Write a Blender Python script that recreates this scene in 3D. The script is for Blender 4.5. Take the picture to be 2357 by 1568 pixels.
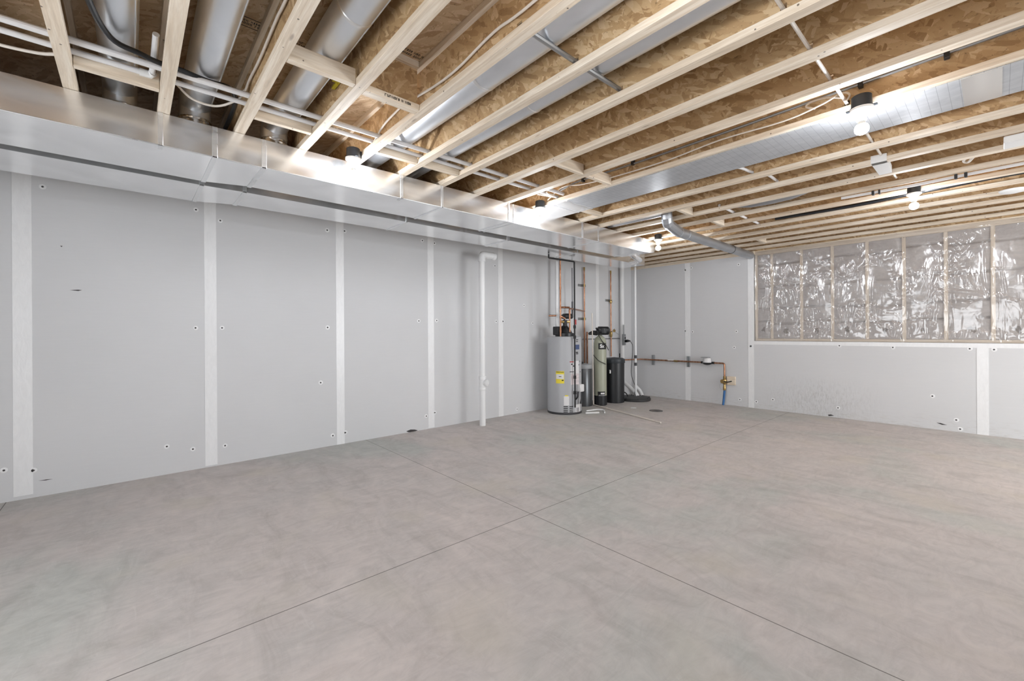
import bpy, math, random
from mathutils import Vector, Matrix
from mathutils import noise as mn
random.seed(7)
for o in list(bpy.data.objects): bpy.data.objects.remove(o)
SC = bpy.context.scene; COL = SC.collection
PI = math.pi

# ------------------------------------------------------------------ camera
CAMH = 1.30; F = 990.6; CX = 1178.5; CY = 766.0
YAW = math.radians(48.49); ROLL = math.radians(-0.33)
r0 = Vector((math.cos(YAW), math.sin(YAW), 0)); u0 = Vector((0, 0, 1)); FW = Vector((-math.sin(YAW), math.cos(YAW), 0))
RT = r0*math.cos(ROLL) + u0*math.sin(ROLL); UP = u0*math.cos(ROLL) - r0*math.sin(ROLL)
cam = bpy.data.cameras.new('camera'); co = bpy.data.objects.new('camera', cam); COL.objects.link(co)
cam.sensor_width = 36; cam.lens = F/2357*36; cam.shift_y = (CY-784)/2357; cam.clip_start = 0.02; cam.clip_end = 100
co.matrix_world = Matrix(((RT.x, UP.x, -FW.x, 0), (RT.y, UP.y, -FW.y, 0), (RT.z, UP.z, -FW.z, CAMH), (0, 0, 0, 1)))
SC.camera = co
# ------------------------------------------------------------------ world, exposure
w = bpy.data.worlds.new('world'); SC.world = w; w.use_nodes = True
w.node_tree.nodes['Background'].inputs[0].default_value = (0.6, 0.62, 0.66, 1)
w.node_tree.nodes['Background'].inputs[1].default_value = 0.3
vs = SC.view_settings; vs.view_transform = 'Standard'; vs.look = 'None'; vs.gamma = 1; vs.use_curve_mapping = False
vs.exposure = 1.58
BULB = 155.0       # emission strength of each lit bulb

def ray(u, v):                     # direction through a photo pixel, to find where a thing stands on a wall / floor plane
    return RT*((u-CX)/F) + UP*(-(v-CY)/F) + FW
def onz(u, v, z): d = ray(u, v); t = (z-CAMH)/d.z; return Vector((d.x*t, d.y*t, z))
def onx(u, v, x): d = ray(u, v); t = x/d.x; return Vector((x, d.y*t, CAMH+d.z*t))
def ony(u, v, y): d = ray(u, v); t = y/d.y; return Vector((d.x*t, y, CAMH+d.z*t))

# two unseen fill lights added for even brightness; invented frames surround them below
def area(name, loc, rot, sx, sy, power, col):
    l = bpy.data.lights.new(name, 'AREA'); l.shape = 'RECTANGLE'; l.size = sx; l.size_y = sy; l.energy = power; l.color = col
    o = bpy.data.objects.new(name, l); COL.objects.link(o); o.location = loc; o.rotation_euler = rot; return o
area('fill_light', (-1.2, -1.97, 1.15), (PI/2, 0, PI), 3.4, 1.9, 46, (.93, .97, 1.0))
area('fill_light', (3.47, 5.9, 1.15), (PI/2, 0, PI/2), 2.8, 1.9, 58, (.93, .97, 1.0))

# ------------------------------------------------------------------ geometry helpers
class MB:
    def __init__(s): s.v = []; s.f = []
    def add(s, vs, fs):
        n = len(s.v); s.v += [Vector(p) for p in vs]; s.f += [[i+n for i in f] for f in fs]; return s
    def box(s, a, b):
        x0, y0, z0 = a; x1, y1, z1 = b
        if x0 > x1: x0, x1 = x1, x0
        if y0 > y1: y0, y1 = y1, y0
        if z0 > z1: z0, z1 = z1, z0
        return s.add([(x0,y0,z0),(x1,y0,z0),(x1,y1,z0),(x0,y1,z0),(x0,y0,z1),(x1,y0,z1),(x1,y1,z1),(x0,y1,z1)],
                     [(0,3,2,1),(4,5,6,7),(0,1,5,4),(1,2,6,5),(2,3,7,6),(3,0,4,7)])
    def bbox(s, a, b, r=0.004):     # box with chamfered vertical+horizontal edges
        x0, y0, z0 = [min(a[i], b[i]) for i in range(3)]; x1, y1, z1 = [max(a[i], b[i]) for i in range(3)]
        r = min(r, (x1-x0)*.3, (y1-y0)*.3, (z1-z0)*.3)
        def ring(z, i): return [(x0+i,y0+r+i*0,z),(x0+r,y0+i,z),(x1-r,y0+i,z),(x1-i,y0+r,z),(x1-i,y1-r,z),(x1-r,y1-i,z),(x0+r,y1-i,z),(x0+i,y1-r,z)]
        rs = [ring(z0, r*.6), ring(z0+r, 0), ring(z1-r, 0), ring(z1, r*.6)]
        V = sum(rs, []); Fs = []
        for k in range(3):
            for i in range(8): j = (i+1) % 8; Fs.append((k*8+i, k*8+j, (k+1)*8+j, (k+1)*8+i))
        Fs.append(tuple(reversed(range(8)))); Fs.append(tuple(range(24, 32)))
        return s.add(V, Fs)
    def prism(s, pts, axis, a, b):   # polygon pts (2D) extruded along axis
        def mk(p, t):
            if axis == 'x': return (t, p[0], p[1])
            if axis == 'y': return (p[0], t, p[1])
            return (p[0], p[1], t)
        n = len(pts); V = [mk(p, a) for p in pts] + [mk(p, b) for p in pts]
        Fs = [tuple(range(n)), tuple(reversed(range(n, 2*n)))] + [(i, i+n, (i+1) % n+n, (i+1) % n) for i in range(n)]
        return s.add(V, Fs)
    def lathe(s, c, prof, n=32, axis='z', a0=0, a1=2*PI):
        c = Vector(c); full = abs(a1-a0-2*PI) < 1e-4; m = n if full else n+1
        if axis == 'z': e1, e2, e3 = Vector((1,0,0)), Vector((0,1,0)), Vector((0,0,1))
        elif axis == 'x': e1, e2, e3 = Vector((0,1,0)), Vector((0,0,1)), Vector((1,0,0))
        elif axis == 'y': e1, e2, e3 = Vector((0,0,1)), Vector((1,0,0)), Vector((0,1,0))
        else:
            e3 = Vector(axis).normalized(); e1 = e3.orthogonal().normalized(); e2 = e3.cross(e1)
        V = []; Fs = []
        for r, h in prof:
            for i in range(m):
                t = a0+(a1-a0)*i/n; V.append(c+e1*(r*math.cos(t))+e2*(r*math.sin(t))+e3*h)
        for k in range(len(prof)-1):
            for i in range(n if full else n):
                j = (i+1) % m if full else i+1
                Fs.append((k*m+i, k*m+j, (k+1)*m+j, (k+1)*m+i))
        if full:
            if prof[0][0] > 1e-6: Fs.append(tuple(reversed(range(m))))
            if prof[-1][0] > 1e-6: Fs.append(tuple(range((len(prof)-1)*m, len(prof)*m)))
        return s.add(V, Fs)
    def cyl(s, a, b, r, n=16, r2=None):
        a = Vector(a); b = Vector(b); L = (b-a).length
        return s.lathe(a, [(r, 0), (r if r2 is None else r2, L)], n, axis=tuple(b-a))
    def tube(s, pts, r, n=10, caps=True, flat=None):
        P = [Vector(p) for p in pts]; m = len(P); V = []; Fs = []; prev = None
        for i, p in enumerate(P):
            t = (P[min(i+1, m-1)]-P[max(i-1, 0)]).normalized()
            if prev is None: e1 = t.orthogonal().normalized()
            else:
                e1 = prev-t*prev.dot(t); e1 = e1.normalized() if e1.length > 1e-6 else t.orthogonal().normalized()
            prev = e1; e2 = t.cross(e1)
            rr = r[i] if isinstance(r, (list, tuple)) else r
            for k in range(n):
                a = 2*PI*k/n; V.append(p+e1*(rr*math.cos(a))+e2*(rr*math.sin(a)))
        for i in range(m-1):
            for k in range(n): j = (k+1) % n; Fs.append((i*n+k, i*n+j, (i+1)*n+j, (i+1)*n+k))
        if caps: Fs.append(tuple(reversed(range(n)))); Fs.append(tuple(range((m-1)*n, m*n)))
        return s.add(V, Fs)

def curve(pts, k=8):               # Catmull-Rom through points
    P = [Vector(p) for p in pts]; P = [P[0]*2-P[1]] + P + [P[-1]*2-P[-2]]; out = []
    for i in range(1, len(P)-2):
        for j in range(k):
            t = j/k; a, b, c, d = P[i-1], P[i], P[i+1], P[i+2]
            out.append(0.5*((2*b)+(c-a)*t+(2*a-5*b+4*c-d)*t*t+(3*b-a-3*c+d)*t**3))
    out.append(P[-2]); return out
def rounded(pts, r=0.03, k=5):     # polyline with rounded corners (bent pipe)
    P = [Vector(p) for p in pts]; out = [P[0]]
    for i in range(1, len(P)-1):
        a = (P[i-1]-P[i]); b = (P[i+1]-P[i]); ra = min(r, a.length*.45, b.length*.45); a.normalize(); b.normalize()
        s0 = P[i]+a*ra; s1 = P[i]+b*ra
        for j in range(k+1): t = j/k; out.append(s0*(1-t)**2+P[i]*(2*t*(1-t))+s1*t*t)
    out.append(P[-1]); return out

LOC = {}
def emit(name, mb, mat, base, smooth=30):
    me = bpy.data.meshes.new(name); me.from_pydata([tuple(p-base) for p in mb.v], [], mb.f); me.validate(); me.update()
    if smooth:
        for p in me.polygons: p.use_smooth = True
        me.set_sharp_from_angle(angle=math.radians(smooth))
    if mat: me.materials.append(mat)
    o = bpy.data.objects.new(name, me); COL.objects.link(o); return o
def thing(name, label, cat, loc, group=None):
    o = bpy.data.objects.new(name, None); COL.objects.link(o); o.empty_display_size = .1
    o.location = loc; LOC[o] = Vector(loc); o['label'] = label; o['category'] = cat
    if group: o['group'] = group
    return o
def part(name, mb, mat, parent, label=None, smooth=30):
    o = emit(name, mb, mat, LOC[parent], smooth); o.parent = parent; LOC[o] = LOC[parent]
    if parent.type == 'MESH': pass
    if label: o['label'] = label
    return o
def solo(name, mb, mat, label, cat, group=None, kind=None, smooth=30):
    xs = [p.x for p in mb.v]; ys = [p.y for p in mb.v]; zs = [p.z for p in mb.v]
    b = Vector(((min(xs)+max(xs))/2, (min(ys)+max(ys))/2, min(zs)))
    o = emit(name, mb, mat, b, smooth); o.location = b; LOC[o] = b; o['label'] = label; o['category'] = cat
    if group: o['group'] = group
    if kind: o['kind'] = kind
    return o
def subpart(name, mb, mat, parent, label=None, smooth=30):     # child of a mesh part whose own origin sits at the thing's base
    return part(name, mb, mat, parent, label, smooth)
def sub_solo(name, mb, mat, parent, label=None, smooth=30): return part(name, mb, mat, parent, label, smooth)
def struct(name, mb, mat, smooth=0, label=None):
    o = emit(name, mb, mat, Vector((0,0,0)), smooth); o['kind'] = 'structure'
    if label: o['label'] = label
    return o
def dup(root, dloc, label=None, group=None):
    c = root.copy(); COL.objects.link(c); c.location = Vector(dloc); LOC[c] = Vector(dloc)
    if label: c['label'] = label
    if group: c['group'] = group
    for ch in root.children:
        d = ch.copy(); COL.objects.link(d); d.parent = c
        for g in ch.children:
            e = g.copy(); COL.objects.link(e); e.parent = d
    return c
def text(name, s, size, mat, parent, origin, right, up, depth=0.0006, label=None, align='CENTER', sx=1.0, bold=0.0, wrap=None):
    cu = bpy.data.curves.new(name, 'FONT'); cu.body = s; cu.size = size; cu.align_x = align; cu.align_y = 'CENTER'; cu.extrude = depth; cu.offset = bold
    t = bpy.data.objects.new(name, cu); COL.objects.link(t); bpy.context.view_layer.update()
    dg = bpy.context.evaluated_depsgraph_get(); me = bpy.data.meshes.new_from_object(t.evaluated_get(dg))
    bpy.data.objects.remove(t); R = Vector(right).normalized(); U = Vector(up).normalized(); N = R.cross(U)
    base = LOC[parent] if parent else Vector((0,0,0))
    for v in me.vertices:
        c = v.co.copy()
        if wrap: v.co = wrap(c.x*sx, c.y, c.z)-base
        else: v.co = Vector(origin)+R*(c.x*sx)+U*c.y+N*c.z-base
    me.materials.clear(); me.materials.append(mat)
    o = bpy.data.objects.new(name, me); COL.objects.link(o)
    if parent: o.parent = parent; LOC[o] = base
    if label: o['label'] = label
    return o

# ------------------------------------------------------------------ materials
def newmat(name):
    m = bpy.data.materials.new(name); m.use_nodes = True; nt = m.node_tree
    return m, nt, nt.nodes['Principled BSDF']
def simple(name, col, rough=.6, metal=0, spec=.5, coat=0):
    m, nt, b = newmat(name); b.inputs['Base Color'].default_value = (*col, 1); b.inputs['Roughness'].default_value = rough
    b.inputs['Metallic'].default_value = metal; b.inputs['Specular IOR Level'].default_value = spec; b.inputs['Coat Weight'].default_value = coat
    return m
def N(nt, typ, **kw):
    n = nt.nodes.new(typ)
    for k, v in kw.items():
        if k in n.inputs: n.inputs[k].default_value = v
        else: setattr(n, k, v)
    return n
def coords(nt, scale=(1,1,1), rot=(0,0,0), loc=(0,0,0)):
    g = N(nt, 'ShaderNodeNewGeometry'); mp = N(nt, 'ShaderNodeMapping')
    mp.inputs['Scale'].default_value = scale; mp.inputs['Rotation'].default_value = rot; mp.inputs['Location'].default_value = loc
    nt.links.new(g.outputs['Position'], mp.inputs['Vector']); return mp.outputs['Vector']
def ramp(nt, fac, stops):
    r = N(nt, 'ShaderNodeValToRGB'); e = r.color_ramp.elements
    while len(e) < len(stops): e.new(.5)
    for i, (p, c) in enumerate(stops): e[i].position = p; e[i].color = (*c, 1) if len(c) == 3 else c
    nt.links.new(fac, r.inputs['Fac']); return r.outputs['Color']
def mix(nt, fac, a, b, mode='MIX'):
    m = N(nt, 'ShaderNodeMix', data_type='RGBA', blend_type=mode)
    for i, x in ((0, fac), (6, a), (7, b)):
        if isinstance(x, (int, float)): m.inputs[i].default_value = x
        elif isinstance(x, tuple): m.inputs[i].default_value = (*x, 1)
        else: nt.links.new(x, m.inputs[i])
    return m.outputs[2]
def bump(nt, b, h, strength=.3, dist=.01):
    n = N(nt, 'ShaderNodeBump'); n.inputs['Strength'].default_value = strength; n.inputs['Distance'].default_value = dist
    nt.links.new(h, n.inputs['Height']); nt.links.new(n.outputs['Normal'], b.inputs['Normal']); return n
def math2(nt, op, a, b=None, clamp=False):
    m = N(nt, 'ShaderNodeMath', operation=op, use_clamp=clamp)
    for i, x in ((0, a), (1, b)):
        if x is None: continue
        if isinstance(x, (int, float)): m.inputs[i].default_value = x
        else: nt.links.new(x, m.inputs[i])
    return m.outputs[0]
def noise(nt, vec, scale, detail=3, rough=.5, dist=0.0):
    n = N(nt, 'ShaderNodeTexNoise'); n.inputs['Scale'].default_value = scale; n.inputs['Detail'].default_value = detail
    n.inputs['Roughness'].default_value = rough; n.inputs['Distortion'].default_value = dist
    nt.links.new(vec, n.inputs['Vector']); return n.outputs['Fac']

def osb(name, plane, cols, flake=1.25):
    # plane 'xz' for joist webs, 'yz', 'xy' for the deck; strands are stretched Voronoi cells at several angles
    m, nt, b = newmat(name)
    ax = {'xz': 1, 'yz': 0, 'xy': 2}[plane]
    layers = []
    for k, ang in enumerate((0.25, 1.2, 2.1, -0.5)):
        rot = [0, 0, 0]; rot[ax] = ang
        g = N(nt, 'ShaderNodeNewGeometry'); r = N(nt, 'ShaderNodeVectorRotate', rotation_type='AXIS_ANGLE')
        axv = [0, 0, 0]; axv[ax] = 1; r.inputs['Axis'].default_value = axv; r.inputs['Angle'].default_value = ang
        nt.links.new(g.outputs['Position'], r.inputs['Vector'])
        mp = N(nt, 'ShaderNodeMapping'); sc = [9*flake, 9*flake, 9*flake]
        la = {'xz': 2, 'yz': 2, 'xy': 1}[plane]; sc[la] = 34*flake
        mp.inputs['Scale'].default_value = sc; mp.inputs['Location'].default_value = (k*3.1, k*1.7, k*2.3)
        nt.links.new(r.outputs[0], mp.inputs['Vector'])
        nz = N(nt, 'ShaderNodeTexNoise'); nz.inputs['Scale'].default_value = 1.2; nt.links.new(mp.outputs[0], nz.inputs['Vector'])
        ad = N(nt, 'ShaderNodeVectorMath', operation='MULTIPLY_ADD'); ad.inputs[1].default_value = (.9, .9, .9)
        nt.links.new(nz.outputs['Color'], ad.inputs[0]); nt.links.new(mp.outputs[0], ad.inputs[2])
        v = N(nt, 'ShaderNodeTexVoronoi'); v.inputs['Scale'].default_value = 1; nt.links.new(ad.outputs[0], v.inputs['Vector'])
        sp = N(nt, 'ShaderNodeSeparateColor'); nt.links.new(v.outputs['Color'], sp.inputs[0]); layers.append((sp.outputs[0], sp.outputs[1], v.outputs['Distance']))
    col = ramp(nt, layers[0][0], [(0, cols[0]), (.35, cols[1]), (.7, cols[2]), (1, cols[3])])
    for k in (1, 2, 3):
        c2 = ramp(nt, layers[k][0], [(0, cols[0]), (.25, cols[1]), (.65, cols[2]), (1, cols[3])])
        msk = math2(nt, 'GREATER_THAN', layers[k][1], .55)
        col = mix(nt, msk, col, c2)
    # dark strand edges / knots
    d = noise(nt, coords(nt, (18, 18, 50) if plane != 'xy' else (18, 50, 18), (0.3, 0.2, 0.4)), 1.6*flake, 5, .6, 1.5)
    dk = ramp(nt, d, [(0.30, (1, 1, 1)), (0.37, (0, 0, 0))])
    col = mix(nt, math2(nt, 'MULTIPLY', dk, .85), col, tuple(c*.33 for c in cols[0]))
    lt = noise(nt, coords(nt, (25, 25, 60) if plane != 'xy' else (25, 60, 25), (-.5, .6, -.3)), 1.3*flake, 4, .6, .8)
    lk = ramp(nt, lt, [(0.63, (0, 0, 0)), (0.70, (1, 1, 1))])
    col = mix(nt, math2(nt, 'MULTIPLY', lk, .4), col, tuple(min(1, c*1.15) for c in cols[3]))
    big = noise(nt, coords(nt), 1.1, 2)
    col = mix(nt, .35, col, ramp(nt, big, [(.35, (.72, .70, .66)), (.65, (1.15, 1.08, 1.0))]), 'MULTIPLY')
    nt.links.new(col, b.inputs['Base Color']); b.inputs['Roughness'].default_value = .62
    bump(nt, b, layers[1][0], .25, .002)
    return m
OSBC = [(.34, .205, .095), (.46, .30, .15), (.53, .36, .19), (.66, .49, .30)]
M_WEB = osb('osb_web', 'xz', OSBC)
M_WEBX = osb('osb_web_cross', 'yz', OSBC)
M_DECK = osb('osb_deck', 'xy', [(.40, .27, .155), (.50, .36, .22), (.57, .43, .28), (.66, .52, .37)])

def lumber(name, axis, c0=(.74, .625, .49), c1=(.85, .76, .64)):
    m, nt, b = newmat(name)
    sc = {'x': (1.2, 22, 22), 'y': (22, 1.2, 22), 'z': (22, 22, 1.2)}[axis]
    g = noise(nt, coords(nt, sc), 1.6, 4, .6, .6)
    col = ramp(nt, g, [(.28, tuple(c*.82 for c in c0)), (.45, c0), (.62, c1), (.8, tuple(min(1, c*1.08) for c in c1))])
    f = noise(nt, coords(nt, tuple(s*5 for s in sc)), 2, 3, .6)
    col = mix(nt, .25, col, ramp(nt, f, [(.3, (.6, .55, .48)), (.6, (1, 1, 1))]), 'MULTIPLY')
    sck = {'x': (2.2, 9, 9), 'y': (9, 2.2, 9), 'z': (9, 9, 2.2)}[axis]
    v = N(nt, 'ShaderNodeTexVoronoi'); v.inputs['Scale'].default_value = 1.0; nt.links.new(coords(nt, sck), v.inputs['Vector'])
    kn = ramp(nt, v.outputs['Distance'], [(.035, (1, 1, 1)), (.085, (0, 0, 0))])
    col = mix(nt, math2(nt, 'MULTIPLY', kn, .5), col, (.16, .085, .04))
    vd = N(nt, 'ShaderNodeTexVoronoi'); vd.inputs['Scale'].default_value = 1.0; nt.links.new(coords(nt, (13, 13, 13), (.4, .3, .2)), vd.inputs['Vector'])
    col = mix(nt, math2(nt, 'MULTIPLY', ramp(nt, vd.outputs['Distance'], [(.05, (1, 1, 1)), (.075, (0, 0, 0))]), .85), col, (.05, .03, .02))
    st = noise(nt, coords(nt), 2.3, 2)
    col = mix(nt, .5, col, ramp(nt, st, [(.35, (.86, .84, .80)), (.65, (1.04, 1.03, 1.02))]), 'MULTIPLY')
    nt.links.new(col, b.inputs['Base Color']); b.inputs['Roughness'].default_value = .58
    bump(nt, b, f, .15, .002); return m
M_LX = lumber('lumber_x', 'x'); M_LY = lumber('lumber_y', 'y'); M_LZ = lumber('lumber_z', 'z')
M_LYD = lumber('lumber_y_grey', 'y', (.36, .28, .19), (.50, .41, .30))

def foam(name, base, scuff=False, streak='y'):
    m, nt, b = newmat(name)
    n1 = noise(nt, coords(nt, (1, 1, 1)), .8, 3); n2 = noise(nt, coords(nt, (4, 4, 60)), 1.5, 4)
    col = mix(nt, 1, base, ramp(nt, n1, [(.3, (.965, .965, .965)), (.7, (1.02, 1.02, 1.02))]), 'MULTIPLY')
    col = mix(nt, .5, col, ramp(nt, n2, [(.3, (.975, .975, .975)), (.7, (1.01, 1.01, 1.01))]), 'MULTIPLY')
    if scuff:
        g = N(nt, 'ShaderNodeNewGeometry'); sx = N(nt, 'ShaderNodeSeparateXYZ'); nt.links.new(g.outputs['Position'], sx.inputs[0])
        def band(out, c, wd): return math2(nt, 'SUBTRACT', 1.0, math2(nt, 'DIVIDE', math2(nt, 'ABSOLUTE', math2(nt, 'SUBTRACT', out, c)), wd), True)
        reg = math2(nt, 'MULTIPLY', band(sx.outputs[0], -1.85, .85), band(sx.outputs[2], .22, .42))
        s = noise(nt, coords(nt, (26, 26, 6), (0, .25, 0)), 2.2, 5, .8, .6)
        sm = math2(nt, 'MULTIPLY', ramp(nt, s, [(.46, (0, 0, 0)), (.68, (1, 1, 1))]), math2(nt, 'MULTIPLY', reg, 1.5, True))
        col = mix(nt, math2(nt, 'MULTIPLY', sm, .42, True), col, (.20, .185, .165))
        bs = band(sx.outputs[2], 0.0, .22); s2 = noise(nt, coords(nt, (3, 3, 14)), 3, 5, .7)
        col = mix(nt, math2(nt, 'MULTIPLY', math2(nt, 'MULTIPLY', bs, ramp(nt, s2, [(.5, (0, 0, 0)), (.7, (1, 1, 1))])), .5, True), col, (.42, .38, .34))
    nt.links.new(col, b.inputs['Base Color']); b.inputs['Roughness'].default_value = .55; b.inputs['Specular IOR Level'].default_value = .35
    w = N(nt, 'ShaderNodeTexWave', wave_type='BANDS', bands_direction='Z'); w.inputs['Scale'].default_value = 18; w.inputs['Distortion'].default_value = 1.5
    nt.links.new(coords(nt), w.inputs['Vector']); bump(nt, b, w.outputs['Fac'], .04, .001)
    return m
WALLC = (.64, .64, .648)
M_FOAM = foam('foam_board', WALLC); M_FOAMB = foam('foam_board_scuffed', WALLC, True)
def tape_mat():
    m, nt, b = newmat('seam_tape'); n = noise(nt, coords(nt, (6, 6, 2)), 5, 4, .6, 1)
    nt.links.new(ramp(nt, n, [(.3, (.79, .79, .795)), (.7, (.84, .84, .845))]), b.inputs['Base Color'])
    b.inputs['Roughness'].default_value = .28; bump(nt, b, n, .35, .004); return m
M_TAPE = tape_mat()

def concrete():
    m, nt, b = newmat('concrete')
    c = coords(nt)
    n1 = noise(nt, c, .55, 4, .6, .5); n2 = noise(nt, coords(nt, (1, 2.2, 1), (0, 0, .5)), 2.2, 6, .65, 1.2); n3 = noise(nt, coords(nt, (2.4, 1, 1), (0, 0, -.3)), 5, 7, .7, 1.6)
    col = ramp(nt, n1, [(.38, (.49, .492, .465)), (.5, (.54, .502, .482)), (.62, (.575, .522, .498))])
    col = mix(nt, .95, col, ramp(nt, n2, [(.3, (.84, .84, .83)), (.5, (1, 1, 1)), (.72, (1.10, 1.09, 1.08))]), 'MULTIPLY')
    col = mix(nt, .9, col, ramp(nt, n3, [(.3, (.88, .875, .87)), (.52, (1, 1, 1)), (.75, (1.12, 1.11, 1.10))]), 'MULTIPLY')
    # pale trowel arcs
    wv = noise(nt, coords(nt, (1, 4.5, 1), (0, 0, .9)), 2.4, 5, .7, 2.5)
    col = mix(nt, math2(nt, 'MULTIPLY', ramp(nt, wv, [(.60, (0, 0, 0)), (.68, (1, 1, 1))]), .22), col, (.68, .65, .63))
    wv2 = noise(nt, coords(nt, (4.5, 1, 1), (0, 0, .4)), 2.0, 5, .7, 2.2)
    col = mix(nt, math2(nt, 'MULTIPLY', ramp(nt, wv2, [(.58, (0, 0, 0)), (.68, (1, 1, 1))]), .16), col, (.40, .375, .36))
    ys = noise(nt, coords(nt), 1.5, 2)
    col = mix(nt, math2(nt, 'MULTIPLY', ramp(nt, ys, [(.56, (0, 0, 0)), (.7, (1, 1, 1))]), .35), col, (.57, .52, .43))
    # saw-cut control joints
    g = N(nt, 'ShaderNodeNewGeometry'); s = N(nt, 'ShaderNodeSeparateXYZ'); nt.links.new(g.outputs['Position'], s.inputs[0])
    cut = None
    for out, p in ((0, -2.225), (1, 2.14), (1, -.735)):
        k = math2(nt, 'LESS_THAN', math2(nt, 'ABSOLUTE', math2(nt, 'SUBTRACT', s.outputs[out], p)), .0028)
        cut = k if cut is None else math2(nt, 'MAXIMUM', cut, k)
    col = mix(nt, math2(nt, 'MULTIPLY', cut, .85), col, (.10, .085, .075))
    nt.links.new(col, b.inputs['Base Color']); b.inputs['Roughness'].default_value = .62; b.inputs['Specular IOR Level'].default_value = .35
    h = math2(nt, 'SUBTRACT', math2(nt, 'MULTIPLY', n3, .3), cut); bump(nt, b, h, .25, .004)
    return m
M_CONC = concrete()

def galv(name, col=(.62, .64, .66), rough=.3, var=.1, metal=.85):
    m, nt, b = newmat(name); n = noise(nt, coords(nt, (1, 1, 5)), 2.5, 3, .5, .8)
    nt.links.new(ramp(nt, n, [(.3, tuple(c*.9 for c in col)), (.7, tuple(min(1, c*1.06) for c in col))]), b.inputs['Base Color'])
    b.inputs['Metallic'].default_value = metal
    r = N(nt, 'ShaderNodeMapRange'); r.inputs['To Min'].default_value = rough-var; r.inputs['To Max'].default_value = rough+var
    nt.links.new(n, r.inputs['Value']); nt.links.new(r.outputs[0], b.inputs['Roughness'])
    lw = noise(nt, coords(nt, (.7, .7, 1.2)), 2, 1); bump(nt, b, lw, .10, .03); return m
M_DUCT = galv('galvanized_duct', (.93, .935, .94), .2, .05, .9); M_PIPEG = galv('galvanized_round_duct', (.80, .83, .87), .36); M_SEAM = galv('duct_seam', (.84, .85, .86), .3)
M_VENT = galv('vent_pipe_metal', (.46, .48, .51), .42)
M_CHROME = simple('shiny_foil', (.75, .73, .70), .14, 1)

def foil():
    m, nt, b = newmat('printed_foil')
    g = N(nt, 'ShaderNodeNewGeometry'); s = N(nt, 'ShaderNodeSeparateXYZ'); nt.links.new(g.outputs['Position'], s.inputs[0])
    ln = math2(nt, 'LESS_THAN', math2(nt, 'FRACT', math2(nt, 'MULTIPLY', s.outputs[0], 22.0)), .05)
    n = noise(nt, coords(nt, (3, 6, 3)), 2.2, 3, .6, 1)
    col = ramp(nt, n, [(.3, (.42, .432, .45)), (.7, (.52, .53, .545))])
    v = N(nt, 'ShaderNodeTexVoronoi'); v.inputs['Scale'].default_value = 1; nt.links.new(coords(nt, (4.4, 9, 1)), v.inputs['Vector'])
    tk = math2(nt, 'MULTIPLY', ramp(nt, v.outputs['Distance'], [(.10, (1, 1, 1)), (.2, (0, 0, 0))]), .25)
    col = mix(nt, tk, col, (.30, .31, .33)); col = mix(nt, math2(nt, 'MULTIPLY', ln, .6), col, (.17, .175, .19))
    nt.links.new(col, b.inputs['Base Color']); b.inputs['Metallic'].default_value = .35; b.inputs['Roughness'].default_value = .33
    f = noise(nt, coords(nt), 90, 2); bump(nt, b, f, .25, .002); return m
M_FOIL = foil()

M_WHITE = simple('white_plastic', (.80, .80, .79), .35); M_PVC = simple('white_pvc', (.80, .80, .80), .32); M_PEX = simple('white_pex', (.74, .73, .73), .4)
M_CABLE = simple('cream_cable', (.70, .64, .57), .45); M_BLACK = simple('black_plastic', (.012, .013, .015), .38)
M_BOX = simple('dark_box_plastic', (.022, .027, .033), .42); M_GAS = simple('black_iron', (.022, .022, .022), .4, .4)
M_PORC = simple('porcelain', (.82, .82, .80), .22); M_TANK = simple('grey_enamel', (.42, .425, .44), .32)
M_DARKMET = simple('dark_grey_metal', (.10, .105, .11), .28, .6); M_RESIN = simple('resin_tank', (.36, .37, .285), .38)
M_YEL = simple('yellow_label', (.85, .70, .05), .5); M_LAB = simple('label_paper', (.74, .73, .73), .5); M_INK = simple('black_ink', (.01, .01, .01), .6)
M_RED = simple('red_ink', (.42, .06, .06), .5); M_BLUEL = simple('blue_label', (.06, .09, .20), .5); M_PINK = simple('pink_label', (.72, .64, .64), .5)
M_BLUE = simple('blue_pipe', (.03, .13, .33), .4); M_BRASS = simple('brass', (.42, .29, .12), .3, .9); M_STEEL = simple('steel_strap', (.32, .33, .34), .35, .8)
M_DSTEEL = simple('dark_strap', (.07, .07, .075), .4, .5); M_GREYPL = simple('grey_plastic', (.35, .36, .37), .4); M_HOLE = simple('dark_screw', (.035, .03, .03), .6)
M_DRAIN = simple('floor_drain_grey', (.19, .17, .16), .6); M_LID = simple('black_lid', (.03, .03, .03), .5); M_NOTE = simple('yellow_stake', (.45, .36, .02), .5)
def copper():
    m, nt, b = newmat('copper'); n = noise(nt, coords(nt, (10, 10, 3)), 4, 3)
    nt.links.new(ramp(nt, n, [(.3, (.27, .12, .065)), (.5, (.42, .21, .125)), (.7, (.55, .32, .21))]), b.inputs['Base Color'])
    b.inputs['Metallic'].default_value = .9; b.inputs['Roughness'].default_value = .3; return m
M_COP = copper()
def emis():
    m, nt, b = newmat('lit_bulb'); b.inputs['Emission Color'].default_value = (.955, .985, 1.04, 1); b.inputs['Emission Strength'].default_value = BULB
    b.inputs['Base Color'].default_value = (.9, .9, .9, 1); return m
M_BULB = emis()
def batt():
    m, nt, b = newmat('insulation_facing'); n = noise(nt, coords(nt, (3, 1, 9)), 3, 4, .6); n2 = noise(nt, coords(nt), 45, 3, .7)
    col = ramp(nt, n, [(.3, (.42, .385, .36)), (.7, (.52, .48, .455))]); col = mix(nt, .3, col, ramp(nt, n2, [(.3, (.8, .8, .8)), (.7, (1.1, 1.1, 1.1))]), 'MULTIPLY')
    nt.links.new(col, b.inputs['Base Color']); b.inputs['Roughness'].default_value = .9; bump(nt, b, n2, .4, .006); return m
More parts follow.
